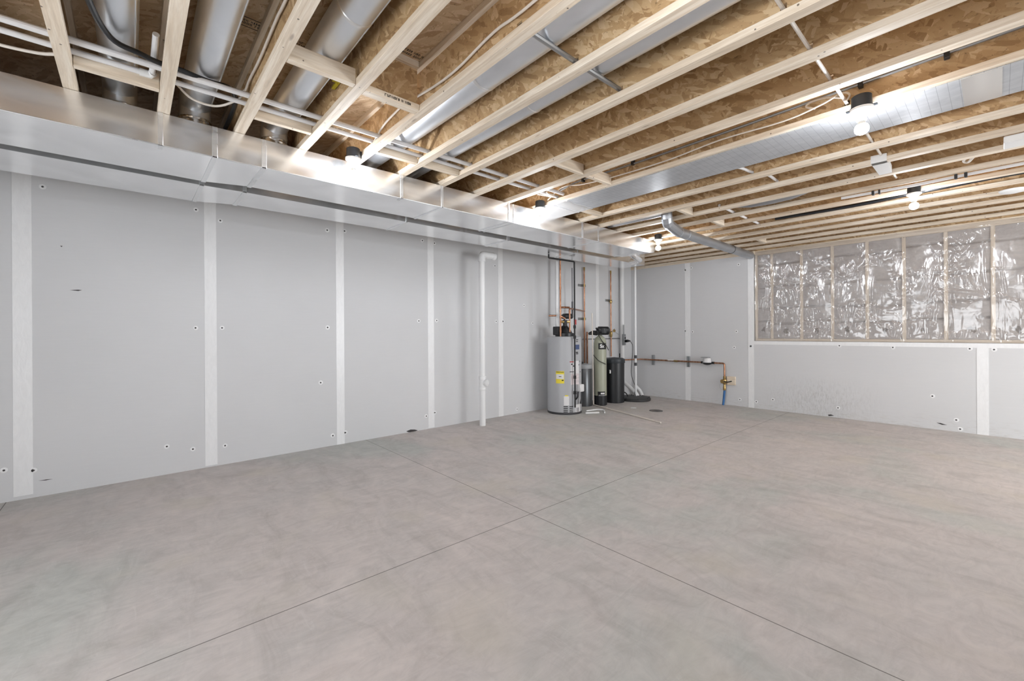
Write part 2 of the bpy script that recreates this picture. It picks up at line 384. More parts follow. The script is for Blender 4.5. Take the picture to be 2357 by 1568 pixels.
M_BATT = batt(); M_TEAR = simple('dark_scorch', (.20, .175, .155), .9)
def poly():
    m = bpy.data.materials.new('clear_poly_sheet'); m.use_nodes = True; nt = m.node_tree; nt.nodes.clear()
    out = N(nt, 'ShaderNodeOutputMaterial'); tr = N(nt, 'ShaderNodeBsdfTransparent'); tr.inputs[0].default_value = (.93, .93, .94, 1)
    gl = N(nt, 'ShaderNodeBsdfGlossy'); gl.inputs['Roughness'].default_value = .12; gl.inputs['Color'].default_value = (1, 1, 1, 1)
    df = N(nt, 'ShaderNodeBsdfDiffuse'); df.inputs['Color'].default_value = (.78, .77, .77, 1)
    wc = N(nt, 'ShaderNodeNewGeometry')
    def ridge(sc, scale, detail, dist):
        n = noise(nt, coords(nt, sc, (0, .12, 0)), scale, detail, .5, dist)
        return math2(nt, 'ABSOLUTE', math2(nt, 'SUBTRACT', n, .5))
    pm = ramp(nt, noise(nt, coords(nt), 2.6, 2, .5, .6), [(.47, (0, 0, 0)), (.58, (1, 1, 1))])
    a = ridge((1, 1, .28), 7.5, 1, 1.6); c2 = ridge((1, 1, .5), 11, 0, .8); d3 = ridge((.6, 1, 1), 4, 1, 1.0)
    h = math2(nt, 'ADD', math2(nt, 'ADD', a, math2(nt, 'MULTIPLY', c2, .22)), math2(nt, 'MULTIPLY', d3, .6))
    h = math2(nt, 'MULTIPLY', h, math2(nt, 'ADD', math2(nt, 'MULTIPLY', pm, .9), .12))
    bp = N(nt, 'ShaderNodeBump'); bp.inputs['Strength'].default_value = 1; bp.inputs['Distance'].default_value = .045
    nt.links.new(h, bp.inputs['Height']); nt.links.new(bp.outputs[0], gl.inputs['Normal'])
    m1 = N(nt, 'ShaderNodeMixShader'); m1.inputs[0].default_value = .10
    nt.links.new(tr.outputs[0], m1.inputs[1]); nt.links.new(df.outputs[0], m1.inputs[2])
    m2 = N(nt, 'ShaderNodeMixShader'); m2.inputs[0].default_value = .105
    nt.links.new(m1.outputs[0], m2.inputs[1]); nt.links.new(gl.outputs[0], m2.inputs[2]); nt.links.new(m2.outputs[0], out.inputs[0])
    return m
M_POLY = poly()

# ------------------------------------------------------------------ setting
XL = -5.13; YB = 7.90; XR = 3.5; YF = -2.0; ZJ = 2.66; ZD = 2.962
XS = -2.745                      # where the full height foam ends and the ledge starts
ZL = 1.135
struct('floor', MB().box((XL-.2, YF-.2, -.1), (XR+.2, YB+.4, 0)), M_CONC)
struct('ceiling', MB().box((XL-.2, YF-.2, ZD), (XR+.2, YB+.4, ZD+.03)), M_DECK)
struct('wall_left', MB().box((XL-.2, YF, 0), (XL, YB, 2.655)), M_FOAM)
wb = MB().box((XL-.2, YB, 0), (XS, YB+.35, 2.60)); wb.box((XS, YB, 0), (XR, YB+.35, ZL))
struct('wall_back', wb, M_FOAMB)
struct('wall_right', MB().box((XR, YF, 0), (XR+.2, YB+.35, ZD)), M_FOAM)
struct('wall_front', MB().box((XL-.2, YF-.2, 0), (XR+.2, YF, ZD)), M_FOAM)
def added_window(name, x0, x1, z0, z1, fixed, axis):
    mb = MB(); f = .06
    def bx(a0, a1, c0, c1, t0, t1):
        if axis == 'y': mb.box((a0, fixed+t0, c0), (a1, fixed+t1, c1))
        else: mb.box((fixed-t0, a0, c0), (fixed-t1, a1, c1))
    bx(x0-f, x1+f, z0-f, z0, 0, .04); bx(x0-f, x1+f, z1, z1+f, 0, .04); bx(x0-f, x0, z0, z1, 0, .04); bx(x1, x1+f, z0, z1, 0, .04); bx((x0+x1)/2-.03, (x0+x1)/2+.03, z0, z1, 0, .02)
    o = struct(name, mb, M_WHITE); return o
added_window('added_window_1', -2.9, .5, .2, 2.1, YF, 'y'); added_window('added_window_2', 4.5, 7.3, .2, 2.1, XR, 'x')  # invented window frames out of view, added around the fill lights
struct('trim_1', MB().box((XL-.2, YB-.01, 2.60), (XS+.01, YB+.3, ZJ)), M_LX)                 # sill plate over the full height foam
struct('trim_2', MB().box((XL-.2, YF, 2.655), (XL-.02, YB-.01, ZD)), M_WEBX)                 # rim boards closing the joist bays
struct('trim_3', MB().box((XL-.02, YB+.02, ZJ), (XR, YB+.06, ZD)), M_WEB)
struct('trim_4', MB().box((XS+.005, YB+.13, ZL), (XR, YB+.2, ZJ)), M_DECK)                 # sheathing behind the studs
# ------------------------------------------------------------------ joists
def yr(i): return -0.215 + .4005*i
FH = .038; JW = .06; XJ0 = XL-.01; XJ1 = XR-.01
def slot_web(i):                 # OSB web, notched just above the bottom flange where this joist is crossed by tubes
    y = yr(i)-JW/2; cuts = []
    if i <= 8: cuts += [(-3.058, .018), (-2.928, .045) if i == 1 else (-2.945, .020)]
    if 13 <= i <= 16: cuts.append((-2.077, .019))
    if i in (4, 5, 6): cuts.append((-1.462, .017))
    if i == 10: cuts.append((-1.56, .02))
    if i == 11: cuts.append((-1.455, .018))
    if i == 12: cuts.append((-1.38, .017))
    if 6 <= i <= 13: cuts.append((-.62, .013))
    cuts.sort(); mb = MB(); xs = [XJ0]
    for c, h in cuts: xs += [c-h, c+h]
    xs.append(XJ1)
    for k in range(len(xs)-1): mb.box((xs[k], y-.005, ZJ+FH+(.040 if k % 2 else 0)), (xs[k+1], y+.005, ZD-FH))
    return mb
def joist(i, label):
    y = yr(i)-JW/2
    t = thing('i_joist', label, 'joist', (0, y, ZJ), 'I-joists crossing the ceiling')
    part('bottom_flange', MB().bbox((XJ0, y-JW/2, ZJ), (XJ1, y+JW/2, ZJ+FH), .002), M_LX, t)
    part('web', slot_web(i), M_WEB, t, smooth=0)
    part('top_flange', MB().bbox((XJ0, y-JW/2, ZD-FH), (XJ1, y+JW/2, ZD-.0005), .002), M_LX, t)
    return t
ORD = ['first', 'second', 'third', 'fourth', 'fifth', 'sixth', 'seventh', 'eighth', 'ninth', 'tenth', 'eleventh', 'twelfth', 'thirteenth', 'fourteenth', 'fifteenth', 'sixteenth', 'seventeenth', 'eighteenth', 'nineteenth', 'twentieth', 'twenty-first']
EXTRA = {0: 'the first from the left edge, left of the leftmost round duct', 1: 'second from the left edge, crossed by the drooping black cable', 2: 'third from the left, over the printed deck stamp',
         3: 'fourth from the left, at the corner of the framed recess', 4: 'fifth from the left, beside the bulb nearest the long duct start', 5: 'sixth from the left, between two round ducts',
         6: 'seventh from the left, with a steel tube ending on its web', 7: 'eighth from the left, meeting two wooden cross blocks', 8: 'ninth from the left, just before the printed foil panel bay',
         9: 'tenth from the left, holding the upper edge of the foil panel', 10: 'eleventh from the left, hidden above the lower edge of the foil panel', 11: 'twelfth from the left, first one past the foil panel',
         12: 'thirteenth from the left, carrying one end of the white covered box', 13: 'fourteenth from the left, carrying the other end of the white covered box'}
jproto = joist(0, 'ceiling I-joist, '+EXTRA[0])
for i in range(1, 21):
    lab = 'ceiling I-joist, ' + (EXTRA.get(i) or ('%s from the back wall with the plastic sheet' % (['nearest the back wall', 'second', 'third', 'fourth', 'fifth', 'sixth', 'seventh'][20-i]) if i < 20 else 'the one nearest the back wall'))
    c = dup(jproto, (0, yr(i)-JW/2, ZJ), lab)
    for ch in c.children:
        if ch.name.startswith('web'):        # same web, with its own tube notches
            m_ = slot_web(i); me = bpy.data.meshes.new('web'); b_ = Vector((0, yr(i)-JW/2, ZJ))
            me.from_pydata([tuple(p-b_) for p in m_.v], [], m_.f); me.materials.append(M_WEB); ch.data = me
for k, i in enumerate((-1, -2, -3, -4)):
    if yr(i) > YF+.1: dup(jproto, (0, yr(i)-JW/2, ZJ), 'pale ceiling I-joist behind the left edge of the photo, out of view', 'I-joists crossing the ceiling')

def block(i, x0, label, full=False, h=.089, w=.038):
    if i in (4, 5): h = .064
    ya, yb = yr(i)+.0015, yr(i+1)-JW-.0015
    if full:
        t = thing('joist_blocking', label, 'blocking', (x0+.03, (ya+yb)/2, ZJ), 'blocking between joists')
        part('bottom_flange', MB().bbox((x0, ya, ZJ+.001), (x0+.06, yb, ZJ+FH), .002), M_LY, t)
        part('web', MB().box((x0+.025, ya, ZJ+FH), (x0+.035, yb, ZD-FH)), M_WEBX, t, smooth=0)
        part('top_flange', MB().bbox((x0, ya, ZD-FH), (x0+.06, yb, ZD-.001), .002), M_LY, t)
        return t
    return solo('joist_blocking', MB().bbox((x0, ya, ZJ+.001), (x0+w, yb, ZJ+h), .002), M_LY, label, 'blocking', 'blocking between joists')
block(0, -3.12, 'short wooden block between the first two joists at top left, just above the long duct')
block(2, -3.12, 'short wooden block beside the third joist, above the crinkled duct collar')
block(4, -3.12, 'short wooden block right of the bulb at the long duct, under a round duct')
block(5, -3.12, 'short wooden block two bays right of the bulb at the long duct')
block(2, -2.36, 'wooden block crossing in front of the diagonal round duct, third bay from the left')
fb = block(3, -2.40, 'full depth OSB block closing the fourth bay, with black stamp marks on its lower board', True)
block(7, -2.40, 'wooden cross block in the eighth bay, left one of three in a row')
block(8, -2.40, 'wooden cross block in the ninth bay, middle one of three in a row')
block(9-0, -2.40, 'OSB block in the tenth bay beside the foil panel, right one of three in a row', True) if False else block(10, -3.12, 'wooden block in the bay just past the foil panel, near the duct', True)
block(12, -2.40, 'wooden cross block left of where the grey vent pipe drops below the joists')
block(14, -2.37, 'wooden cross block just right of the grey vent pipe elbow')
block(18, -2.40, 'pale wooden cross block near the back wall above the grey vent pipe end')

# ink stamps on the deck and the blocking
def stamp(label, org, right, up, w, h, rows, bars=False):
    R = Vector(right).normalized(); U = Vector(up).normalized(); Nn = R.cross(U)
    mb = MB(); rnd = random.Random(int(w*1000+h*777))
    def quad(x0, y0, x1, y1):
        P = [Vector(org)+R*x+U*y+Nn*.0008 for x, y in ((x0,y0),(x1,y0),(x1,y1),(x0,y1))]; mb.add(P+[p-Nn*.0006 for p in P], [(0,1,2,3),(7,6,5,4),(0,4,5,1),(1,5,6,2),(2,6,7,3),(3,7,4,0)])
    for r in range(rows):
        y = -h/2+h*(r+.5)/rows; x = -w/2; hh = h/rows*.62
        while x < w/2-.01:
            cw = rnd.uniform(.008, .014); k = rnd.random()
            quad(x, y-hh/2, x+.003, y+hh/2)
            if k > .3: quad(x, y+hh/2-.003, x+cw-.003, y+hh/2)
            if k < .7: quad(x+cw-.005, y-hh/2, x+cw-.002, y+hh*.4)
            if .2 < k < .8: quad(x, y-hh/2, x+cw-.003, y-hh/2+.003)
            x += cw+(.012 if rnd.random() > .8 else .002)
    if bars: quad(-w/2, h*.75, w/2, h*.75+.005); quad(-w/2, -h*.75-.005, w/2, -h*.75)
    return mb
def deckstamp(u, v, w, h, rows, rt, label, bars=False):
    p = onz(u, v, ZD); R = Vector(rt).normalized(); U = Vector((0,0,-1)).cross(R)
    return solo('ink_stamp', stamp('', p, R, U, w, h, rows, bars), M_INK, label, 'stamp')
deckstamp(572, 52, .30, .05, 2, (0, 1, 0), 'black printed stamp between two bars on the deck, right of the second round duct', True)
deckstamp(690, 100, .14, .05, 2, (0, 1, 0), 'small black printed stamp on the deck between third joist and diagonal duct')
deckstamp(945, 122, .16, .06, 2, (0, 1, 0), 'black printed stamp on the deck at the corner of the framed recess')
deckstamp(780, 297, .22, .035, 1, (0, 1, 0), 'black printed stamp on the deck just above the white tubes')
mbs = stamp('', (-2.339, yr(3)+.20, ZJ+.019), (0, 1, 0), (0, 0, 1), .17, .024, 1)
sp_ = part('ink_mark', mbs, M_INK, fb, 'black printed marks')

# ------------------------------------------------------------------ trunk ducts
def rect_duct(mb, path):         # path: (y, x0, x1, z0, z1) sections, closed box loft
    V = []; Fs = []
    for (y, x0, x1, z0, z1) in path: V += [(x0,y,z0),(x1,y,z0),(x1,y,z1),(x0,y,z1)]
    for k in range(len(path)-1):
        for i in range(4): j = (i+1) % 4; Fs.append((k*4+i, (k+1)*4+i, (k+1)*4+j, k*4+j))
    n = len(path); Fs.append((0,1,2,3)); Fs.append(((n-1)*4+3, (n-1)*4+2, (n-1)*4+1, (n-1)*4))
    mb.add(V, Fs); return mb
DZ0, DZ1 = 2.46, 2.657
t = thing('trunk_duct', 'long shiny galvanized rectangular duct hung under the joists, the one nearer the room', 'duct', (-3.65, 2.9, DZ0), 'rectangular trunk ducts')
body = rect_duct(MB(), [(YF+.3, -3.99, -3.39, DZ0, DZ1), (.42, -3.985, -3.39, DZ0, DZ1), (.69, -3.90, -3.39, DZ0, DZ1), (5.55, -3.90, -3.39, DZ0, DZ1), (5.72, -3.86, -3.395, DZ0+.005, DZ1), (5.98, -3.62, -3.47, DZ0+.05, DZ1)])
part('duct_body', body, M_DUCT, t, smooth=0)
def cleat(par, y, x0, x1, w=.022, d=.006, top=False):
    mb = MB(); mb.bbox((x0-d, y-w/2, DZ0-d), (x1+d, y+w/2, DZ0+.004), .002)
    mb.bbox((x1, y-w/2, DZ0-d), (x1+d, y+w/2, DZ1-.001), .002); mb.bbox((x0-d, y-w/2, DZ0-d), (x0, y+w/2, DZ1-.001), .002)
    part('drive_cleat', mb, M_SEAM, par)
for y, wd in ((.415, .03), (.70, .03), (2.15, .022), (2.965, .022), (3.03, .014), (4.49, .018), (5.55, .018), (5.86, .012)):
    if y < 5.7: cleat(t, y, -3.985 if y < .6 else -3.90, -3.39, wd)
for y in (.14, 1.745, 4.17): part('hanger_strap', MB().bbox((-3.389, y-.012, DZ0-.004), (-3.384, y+.012, DZ1+.001), .001).bbox((-3.46, y-.012, DZ0-.004), (-3.384, y+.012, DZ0), .001), M_SEAM, t)
part('corner_bead', MB().cyl((-3.39, YF+.3, DZ0), (-3.39, 5.55, DZ0), .004, 8), M_SEAM, t)
# crimped boot at the end of the run
bt = MB()
bt.tube(curve([(-3.66, 5.62, DZ0+.03), (-3.66, 5.78, DZ0-.015), (-3.74, 5.98, DZ0-.03), (-3.95, 6.12, DZ0-.02)], 5), [.05+.006*((k % 3) == 0) for k in range(16)], 14)
part('end_boot', bt, M_DUCT, t, 'crimped metal boot at the duct end')
t = thing('trunk_duct', 'long galvanized rectangular duct hugging the grey left wall, behind the dark gap', 'duct', (-4.3, 2.9, DZ0), 'rectangular trunk ducts')
body = rect_duct(MB(), [(YF+.3, -4.63, -4.095, DZ0, DZ1), (.42, -4.63, -4.095, DZ0, DZ1), (.69, -4.53, -4.075, DZ0, DZ1), (6.70, -4.53, -4.075, DZ0, DZ1)])
part('duct_body', body, M_DUCT, t, smooth=0)
for y, wd in ((.415, .03), (.70, .03), (2.15, .02), (3.55, .045), (4.9, .02)): cleat(t, y, -4.62 if y < .6 else -4.53, -4.095 if y < .6 else -4.075, wd)
solo('duct_support_board', MB().bbox((-4.06, 4.9, DZ0+.02), (-3.92, 5.75, DZ0+.055), .003), M_LYD, 'weathered wooden board lying in the gap between the ducts near their far end', 'board')
# closing plenum at the back end
None and solo('duct_hanger_angle', MB().bbox((-4.07, .9, DZ1-.02), (-3.905, 4.8, DZ1), .002), M_DSTEEL, 'dark steel strip seen deep in the gap between the ducts', 'steel strip')

# ------------------------------------------------------------------ round branch ducts in the joist bays
def round_duct(y, r, x0, x1, z, label, drop=None, reducer=None):
    t = thing('round_duct', label, 'duct', ((x0+x1)/2, y, z), 'round branch ducts in the joist bays')
    mb = MB()
    if drop: pts = [(x1, y, z)] + rounded([(x0+.5, y, z), (x0, y, z), (x0, y, DZ1+.02)], .16, 7)
    else: pts = [(x1, y, z), (x0, y, z)]
    mb.tube(pts, r, 28); part('duct_body', mb, M_PIPEG, t)
    part('seam', MB().tube([(x1, y+r*.82, z-r*.58), (x0+(.18 if drop else 0), y+r*.82, z-r*.58)], .004, 6), M_SEAM, t)
    for k, xx in enumerate([x for x in (-2.0, -.6, .9, 2.3) if x0+.2 < x < x1]):
        part('joint_ring', MB().lathe((xx+.11*(k % 2), y, z), [(r+.001, -.012), (r+.004, -.008), (r+.004, .008), (r+.001, .012)], 28, axis='x'), M_SEAM, t)
    if drop:
        n = 20; cm = MB(); rs = []
        cm.lathe((x0, y, DZ1+.001), [(r+.022, 0), (r+.018, .004), (r+.004, .008), (r+.010, .02), (r+.002, .03), (r+.009, .042), (r+.001, .052), (r+.006, .062), (r, .07)], 24)
        for q_ in cm.v: q_ += Vector((mn.noise(q_*38), mn.noise(q_*38+Vector((5,5,5))), 0))*.007*(1 if q_.z < DZ1+.068 else 0)
        part('crimped_collar', cm, M_CHROME, t, 'shiny crimped collar')
    return t
round_duct(-.045, .082, -3.62, 3.2, 2.84, 'grey round duct in the bay between the first and second joist at top left', True)
round_duct(.325, .088, -3.55, 3.2, 2.84, 'grey round duct right of the second joist, ending in a shiny crimped collar', True)
round_duct(.80, .088, -3.55, 3.2, 2.84, 'grey round duct running diagonally right of the third joist', True)
round_duct(1.555, .105, -3.75, 3.2, 2.835, 'wide grey round duct right of the fifth joist, above the first bulb', True)
round_duct(1.955, .095, -3.75, 3.2, 2.83, 'grey round duct mostly hidden behind the sixth joist', True)
round_duct(4.79, .045, -3.45, -2.67, 2.735, 'small grey round duct in the bay feeding the vent pipe elbow')
# flat return piece further right
t = thing('oval_duct', 'dark grey oval duct belly showing below the joists, above the back wall', 'duct', (-1.7, 5.15, 2.70))
tt = MB(); V = []; Fs = []
solo_m = MB().lathe((-1.62, 5.16, 2.755), [(0.0, -.42), (.045, -.36), (.078, -.2), (.085, 0), (.078, .2), (.045, .36), (0.0, .42)], 20, axis='x')
part('duct_body', solo_m, M_VENT, t)

# ------------------------------------------------------------------ foil panel between joists ten and eleven
t = thing('panned_return', 'long flat return panel of printed silver foil under the joists', 'panel', (-.5, 3.57, ZJ-.006))
part('foil_sheet', MB().box((-2.93, yr(9)-.028, ZJ-.006), (XJ1, yr(10)-.004, ZJ-.001)), M_FOIL, t, smooth=0)
part('metal_starter', MB().box((-3.40, yr(9)-.028, ZJ-.006), (-2.93, yr(10)-.004, ZJ-.001)), M_DUCT, t, 'plain metal end piece', smooth=0)
for xx in (-3.13, -2.94): part('seam_fold', MB().bbox((xx-.01, yr(9)-.03, ZJ-.010), (xx+.01, yr(10)-.004, ZJ-.005), .002), M_SEAM, t)
part('foil_tape', MB().box((-.13, yr(9)-.027, ZJ-.0075), (.02, yr(10)-.006, ZJ-.006)), M_CHROME, t, 'shiny foil tape patch', smooth=0)

# ------------------------------------------------------------------ white tubes, cables and pipes through the joists
solo('supply_tube', MB().tube([(-2.945, YF+.3, 2.718), (-2.945, 3.32, 2.718)], .0165, 12), M_PEX, 'long white plastic tube crossing all joists, the one farther from the long duct', 'tube', 'white tubes along the duct')
solo('supply_tube', MB().tube([(-3.058, .16, 2.718), (-3.058, 3.36, 2.718)], .0145, 12), M_PEX, 'white plastic tube crossing the joists, the one nearer the long duct', 'tube', 'white tubes along the duct')
t = thing('supply_tube', 'short white tube at top left ending in a capped elbow by the second joist', 'tube', (-3.058, -.6, 2.7), 'white tubes along the duct')
part('tube', MB().tube(rounded([(-3.058, YF+.3, 2.718), (-3.058, .09, 2.718), (-3.0, .095, 2.74), (-2.78, .10, 2.80)], .03), .0145, 12), M_PEX, t)
part('elbow', MB().tube([(-3.058, .04, 2.718), (-3.058, .085, 2.718), (-3.04, .095, 2.724)], .020, 12), M_WHITE, t)
def run(name, pts, r, mat, label, cat, group=None, k=6, n=8): return solo(name, MB().tube(curve(pts, k), r, n), mat, label, cat, group)
run('steel_tube', [(-1.46, 1.37, 2.722), (-1.46, 1.74, 2.716), (-1.465, 2.15, 2.722)], .013, M_STEEL, 'grey steel tube spanning two bays between the fifth and seventh joists', 'tube')
run('steel_tube', [(-1.55, 3.80, 2.716), (-1.47, 3.97, 2.716), (-1.455, 4.15, 2.722), (-1.38, 4.3, 2.716), (-1.38, 4.60, 2.72)], .012, M_PEX, 'short pale tube past the lower edge of the foil panel', 'tube')
run('ceiling_cable', [(-.62, 1.95, 2.716), (-.62, 2.5, 2.712), (-.62, 2.95, 2.714), (-.62, 3.4, 2.716), (-.62, 4.2, 2.714), (-.62, 5.3, 2.712)], .009, M_CABLE, 'thin cream cable crossing the joists left of the right hand bulbs', 'cable', 'cream cables')
run('ceiling_cable', [(-2.07, 4.95, 2.716), (-2.075, 5.5, 2.712), (-2.08, 6.4, 2.716)], .015, M_PEX, 'pale tube crossing the joists right of the vent pipe', 'cable')
run('ceiling_cable', [(-2.402, 1.338, 2.773), (-2.15, 1.338, 2.745), (-1.93, 1.336, 2.74), (-1.63, 1.338, 2.774), (-1.33, 1.336, 2.76), (-.3, 1.338, 2.80), (1.5, 1.338, 2.78)], .007, M_CABLE, 'grey white cable stapled along the web of the fifth joist', 'cable', 'cream cables')
run('ceiling_cable', [(-3.02, 1.336, 2.70), (-2.85, 1.332, 2.76), (-2.64, 1.338, 2.79), (-2.44, 1.338, 2.80)], .007, M_CABLE, 'short wavy cream cable beyond the OSB block, above the bulb', 'cable', 'cream cables')
run('ceiling_cable', [(-3.04, .53, 2.79), (-2.95, .536, 2.82), (-2.68, .537, 2.815), (-2.31, .537, 2.835), (-2.15, .537, 2.83), (-1.2, .537, 2.83), (1, .537, 2.82)], .007, M_CABLE, 'cream cable stapled along the web of the third joist', 'cable', 'cream cables')
run('ceiling_cable', [(-3.16, .2, 2.76), (-3.2, .28, 2.715), (-3.2, .40, 2.712), (-3.12, .50, 2.755), (-3.04, .525, 2.79)], .007, M_CABLE, 'short sagging cream cable in front of the crimped collar', 'cable', 'cream cables')
run('ceiling_cable', [(-3.32, -1.2, 2.80), (-3.22, -.62, 2.75), (-3.2, -.50, 2.71), (-3.16, -.35, 2.703), (-3.12, -.28, 2.705)], .008, M_CABLE, 'cream cable sagging at the left edge of the photo above the duct', 'cable', 'cream cables')
run('black_cable', [(-1.9, -.17, 2.72), (-2.5, -.14, 2.735), (-2.80, -.07, 2.722), (-2.87, .04, 2.722), (-2.903, .12, 2.722), (-2.903, .19, 2.722), (-2.96, .33, 2.745-.01), (-3.02, .45, 2.76), (-3.2, .50, 2.76), (-3.6, .50, 2.74)], .013, M_BLACK, 'thick black cable drooping across the first two round ducts', 'cable', n=10)
# pex with clips on joist ten
t = thing('supply_tube', 'thin pale tube held by black clips along the web of the tenth joist', 'tube', (-1.5, 3.33, 2.78), 'white tubes along the duct')
part('tube', MB().tube(curve([(-3.0, 3.335, 2.77), (-2.75, 3.335, 2.80), (-2.14, 3.335, 2.79), (-1.38, 3.335, 2.79), (-.55, 3.335, 2.805), (-.18, 3.335, 2.81), (.8, 3.335, 2.82), (3.3, 3.335, 2.82)], 5), .009, 10), M_STEEL, t)
for x in (-2.70, -2.14, -.55, -.18): part('clip', MB().bbox((x-.012, 3.318, 2.78), (x+.012, 3.352, 2.83), .003), M_BLACK, t)
run('ceiling_cable', [(-3.15, 3.30, 2.70), (-2.95, 3.32, 2.79), (-2.7, 3.33, 2.755), (-2.3, 3.30, 2.715), (-1.8, 3.31, 2.70+.012), (-1.37, 3.31, 2.735), (-.96, 3.31, 2.72), (-.75, 3.31, 2.745), (-.64, 3.31, 2.775), (-.60, 3.31, 2.75), (-.62, 3.31, 2.715)], .006, M_CABLE, 'cream lamp cable draped along the tenth joist to the near right bulb', 'cable', 'cream cables')
run('ceiling_cable', [(-.78, 3.325, 2.74), (-.83, 3.32, 2.77), (-.80, 3.32, 2.79), (-.72, 3.32, 2.785), (-.62, 3.30, 2.735)], .006, M_CABLE, 'small loop of cream cable left of the near right bulb', 'cable', 'cream cables')
run('ceiling_cable', [(-3.10, 3.10, 2.706), (-3.06, 3.3, 2.71), (-3.02, 3.15, 2.72), (-2.95, 3.2, 2.80)], .006, M_CABLE, 'tangle of cream cable ends above the second duct bulb', 'cable', 'cream cables')
run('pvc_vent_line', [(-1.05, 5.40, 2.645), (-.978, 5.40, 2.643), (-.5, 5.40, 2.636), (-.16, 5.40, 2.642), (.3, 5.40, 2.645)], .014, M_PEX, 'white tube strapped under a joist beside the far right bulb', 'tube')
t = thing('tube_clip', 'pair of small black clips on the white tube left of the far right bulb', 'clip', (-.75, 5.40, 2.62)); part('clip', MB().bbox((-.81, 5.38, 2.615), (-.79, 5.42, 2.655), .003), M_BLACK, t); part('clip', MB().bbox((-.76, 5.38, 2.615), (-.745, 5.42, 2.655), .003), M_BLACK, t)
t = thing('tube_clip', 'pair of small black clips on the white tube right of the far right bulb', 'clip', (-.2, 5.40, 2.62)); part('clip', MB().bbox((-.25, 5.38, 2.62), (-.23, 5.42, 2.658), .003), M_BLACK, t); part('clip', MB().bbox((-.19, 5.38, 2.62), (-.17, 5.42, 2.658), .003), M_BLACK, t)
run('black_cable', [(-1.85, 6.06, 2.71), (-1.1, 6.06, 2.70), (-.4, 6.06, 2.72), (.3, 6.06, 2.73), (2.5, 6.06, 2.73)], .018, M_BLACK, 'long straight black pipe in a bay near the far right bulb', 'pipe')
run('ceiling_cable', [(-.10, 5.07, 2.72), (-.13, 5.12, 2.70), (-.16, 5.19, 2.690), (-.185, 5.18, 2.70), (-.17, 5.13, 2.712)], .010, M_CABLE, 'short looped cream cable end hanging right of the white covered box', 'cable', 'cream cables')
solo('hanging_stake', MB().bbox((-2.70, .925, 2.80), (-2.62, .945, 2.812), .002).bbox((-2.62, .90, 2.80), (-2.60, .945, 2.812), .002), M_NOTE, 'small bright yellow plastic tag beside the diagonal round duct', 'tag')
# bay box, dome and plate on the right
A = [onz(u, v, 2.66) for u, v in ((2004, 377), (2041, 369), (2053, 397), (2024, 404))]
solo('covered_box', MB().add([tuple(p) for p in A]+[(p.x, p.y, p.z+.06) for p in A], [(0,3,2,1),(4,5,6,7),(0,1,5,4),(1,2,6,5),(2,3,7,6),(3,0,4,7)]), M_WHITE, 'small white wrapped box spanning a joist bay, right of the near right bulb', 'box')
solo('bay_cover', MB().bbox((.03, 4.60, 2.61), (.26, 4.76, 2.659), .006), M_WHITE, 'white box cut by the right edge of the photo under the joists', 'box')
t = thing('ceiling_dome', 'flat white round dome under the joists near the right edge, above the plastic sheet', 'alarm', (.10, 6.42, 2.62))
part('dome', MB().lathe((.10, 6.42, 2.659), [(.0, -.030), (.05, -.028), (.085, -.018), (.095, -.004), (.095, 0)], 28), M_WHITE, t)

# ------------------------------------------------------------------ lamps
def lamp(x, y, label, vis=True):
    t = thing('keyless_lamp', label, 'lamp', (x, y, 2.46), 'bare bulb lamps under the joists')
    b = part('junction_box', MB().lathe((x, y, 2.625), [(.058, 0), (.058, .004), (.051, .005), (.049, .07), (.045, .074)], 28), M_BOX, t)
    part('mounting_ear', MB().bbox((x-.075, y-.012, 2.624), (x+.075, y+.012, 2.630), .002).bbox((x-.012, y+.045, 2.635), (x+.012, y+.062, 2.69), .002), M_BOX, t)
    part('lampholder', MB().lathe((x, y, 2.546), [(.021, 0), (.024, .004), (.025, .03), (.028, .042), (.042, .056), (.056, .066), (.058, .078), (.056, .0785)], 28), M_PORC, t)
    prof = [(.0, -.070), (.012, -.068), (.022, -.062), (.029, -.052), (.0315, -.040), (.030, -.028), (.025, -.017), (.017, -.005), (.0145, .010)]
    part('bulb', MB().lathe((x, y, 2.543), [(r_*1.13, h_*1.06) for r_, h_ in prof[:7]], 24), M_BULB, t, 'lit round white bulb', 60)
    part('bulb_neck', MB().lathe((x, y, 2.543), [(r_*1.13, h_*1.06) for r_, h_ in prof[6:8]]+[(.0145, .010)], 24), M_WHITE, t, 'opaque white neck of the bulb', 60)
    part('bulb_collar', MB().lathe((x, y, 2.550), [(.0155, -.004), (.017, .0), (.0165, .006)], 20), M_WHITE, t)
    return t
LX0, LX1, LX2 = -3.23, -.535, 2.2
LY = [yr(4)-JW-.062, yr(9)-JW-.062, yr(15)-JW-.062]
lp = lamp(LX0, LY[0], 'lit bare bulb beside the long duct, nearest the camera of the three there')
def lampdup(x, y, label): return dup(lp, (x, y, 2.46), label)
lampdup(LX0, LY[1], 'lit bare bulb where the foil panel meets the long duct, middle of that row')
lampdup(LX0, LY[2], 'lit bare bulb at the far end of the long duct, near the vent pipe elbow')
lampdup(LX1, LY[1], 'large looking lit bare bulb under the joists in front of the foil panel, upper right')
lampdup(LX1, LY[2], 'lit bare bulb under the joists above the plastic covered wall, right side')
for x, y in ((LX1, LY[0]), (LX2, LY[1]), (LX2, LY[2])):  # unseen bulbs added along the lamp grid to even out the brightness
    lampdup(x, y, 'lit bare bulb added out of view, lighting the near part of the room')

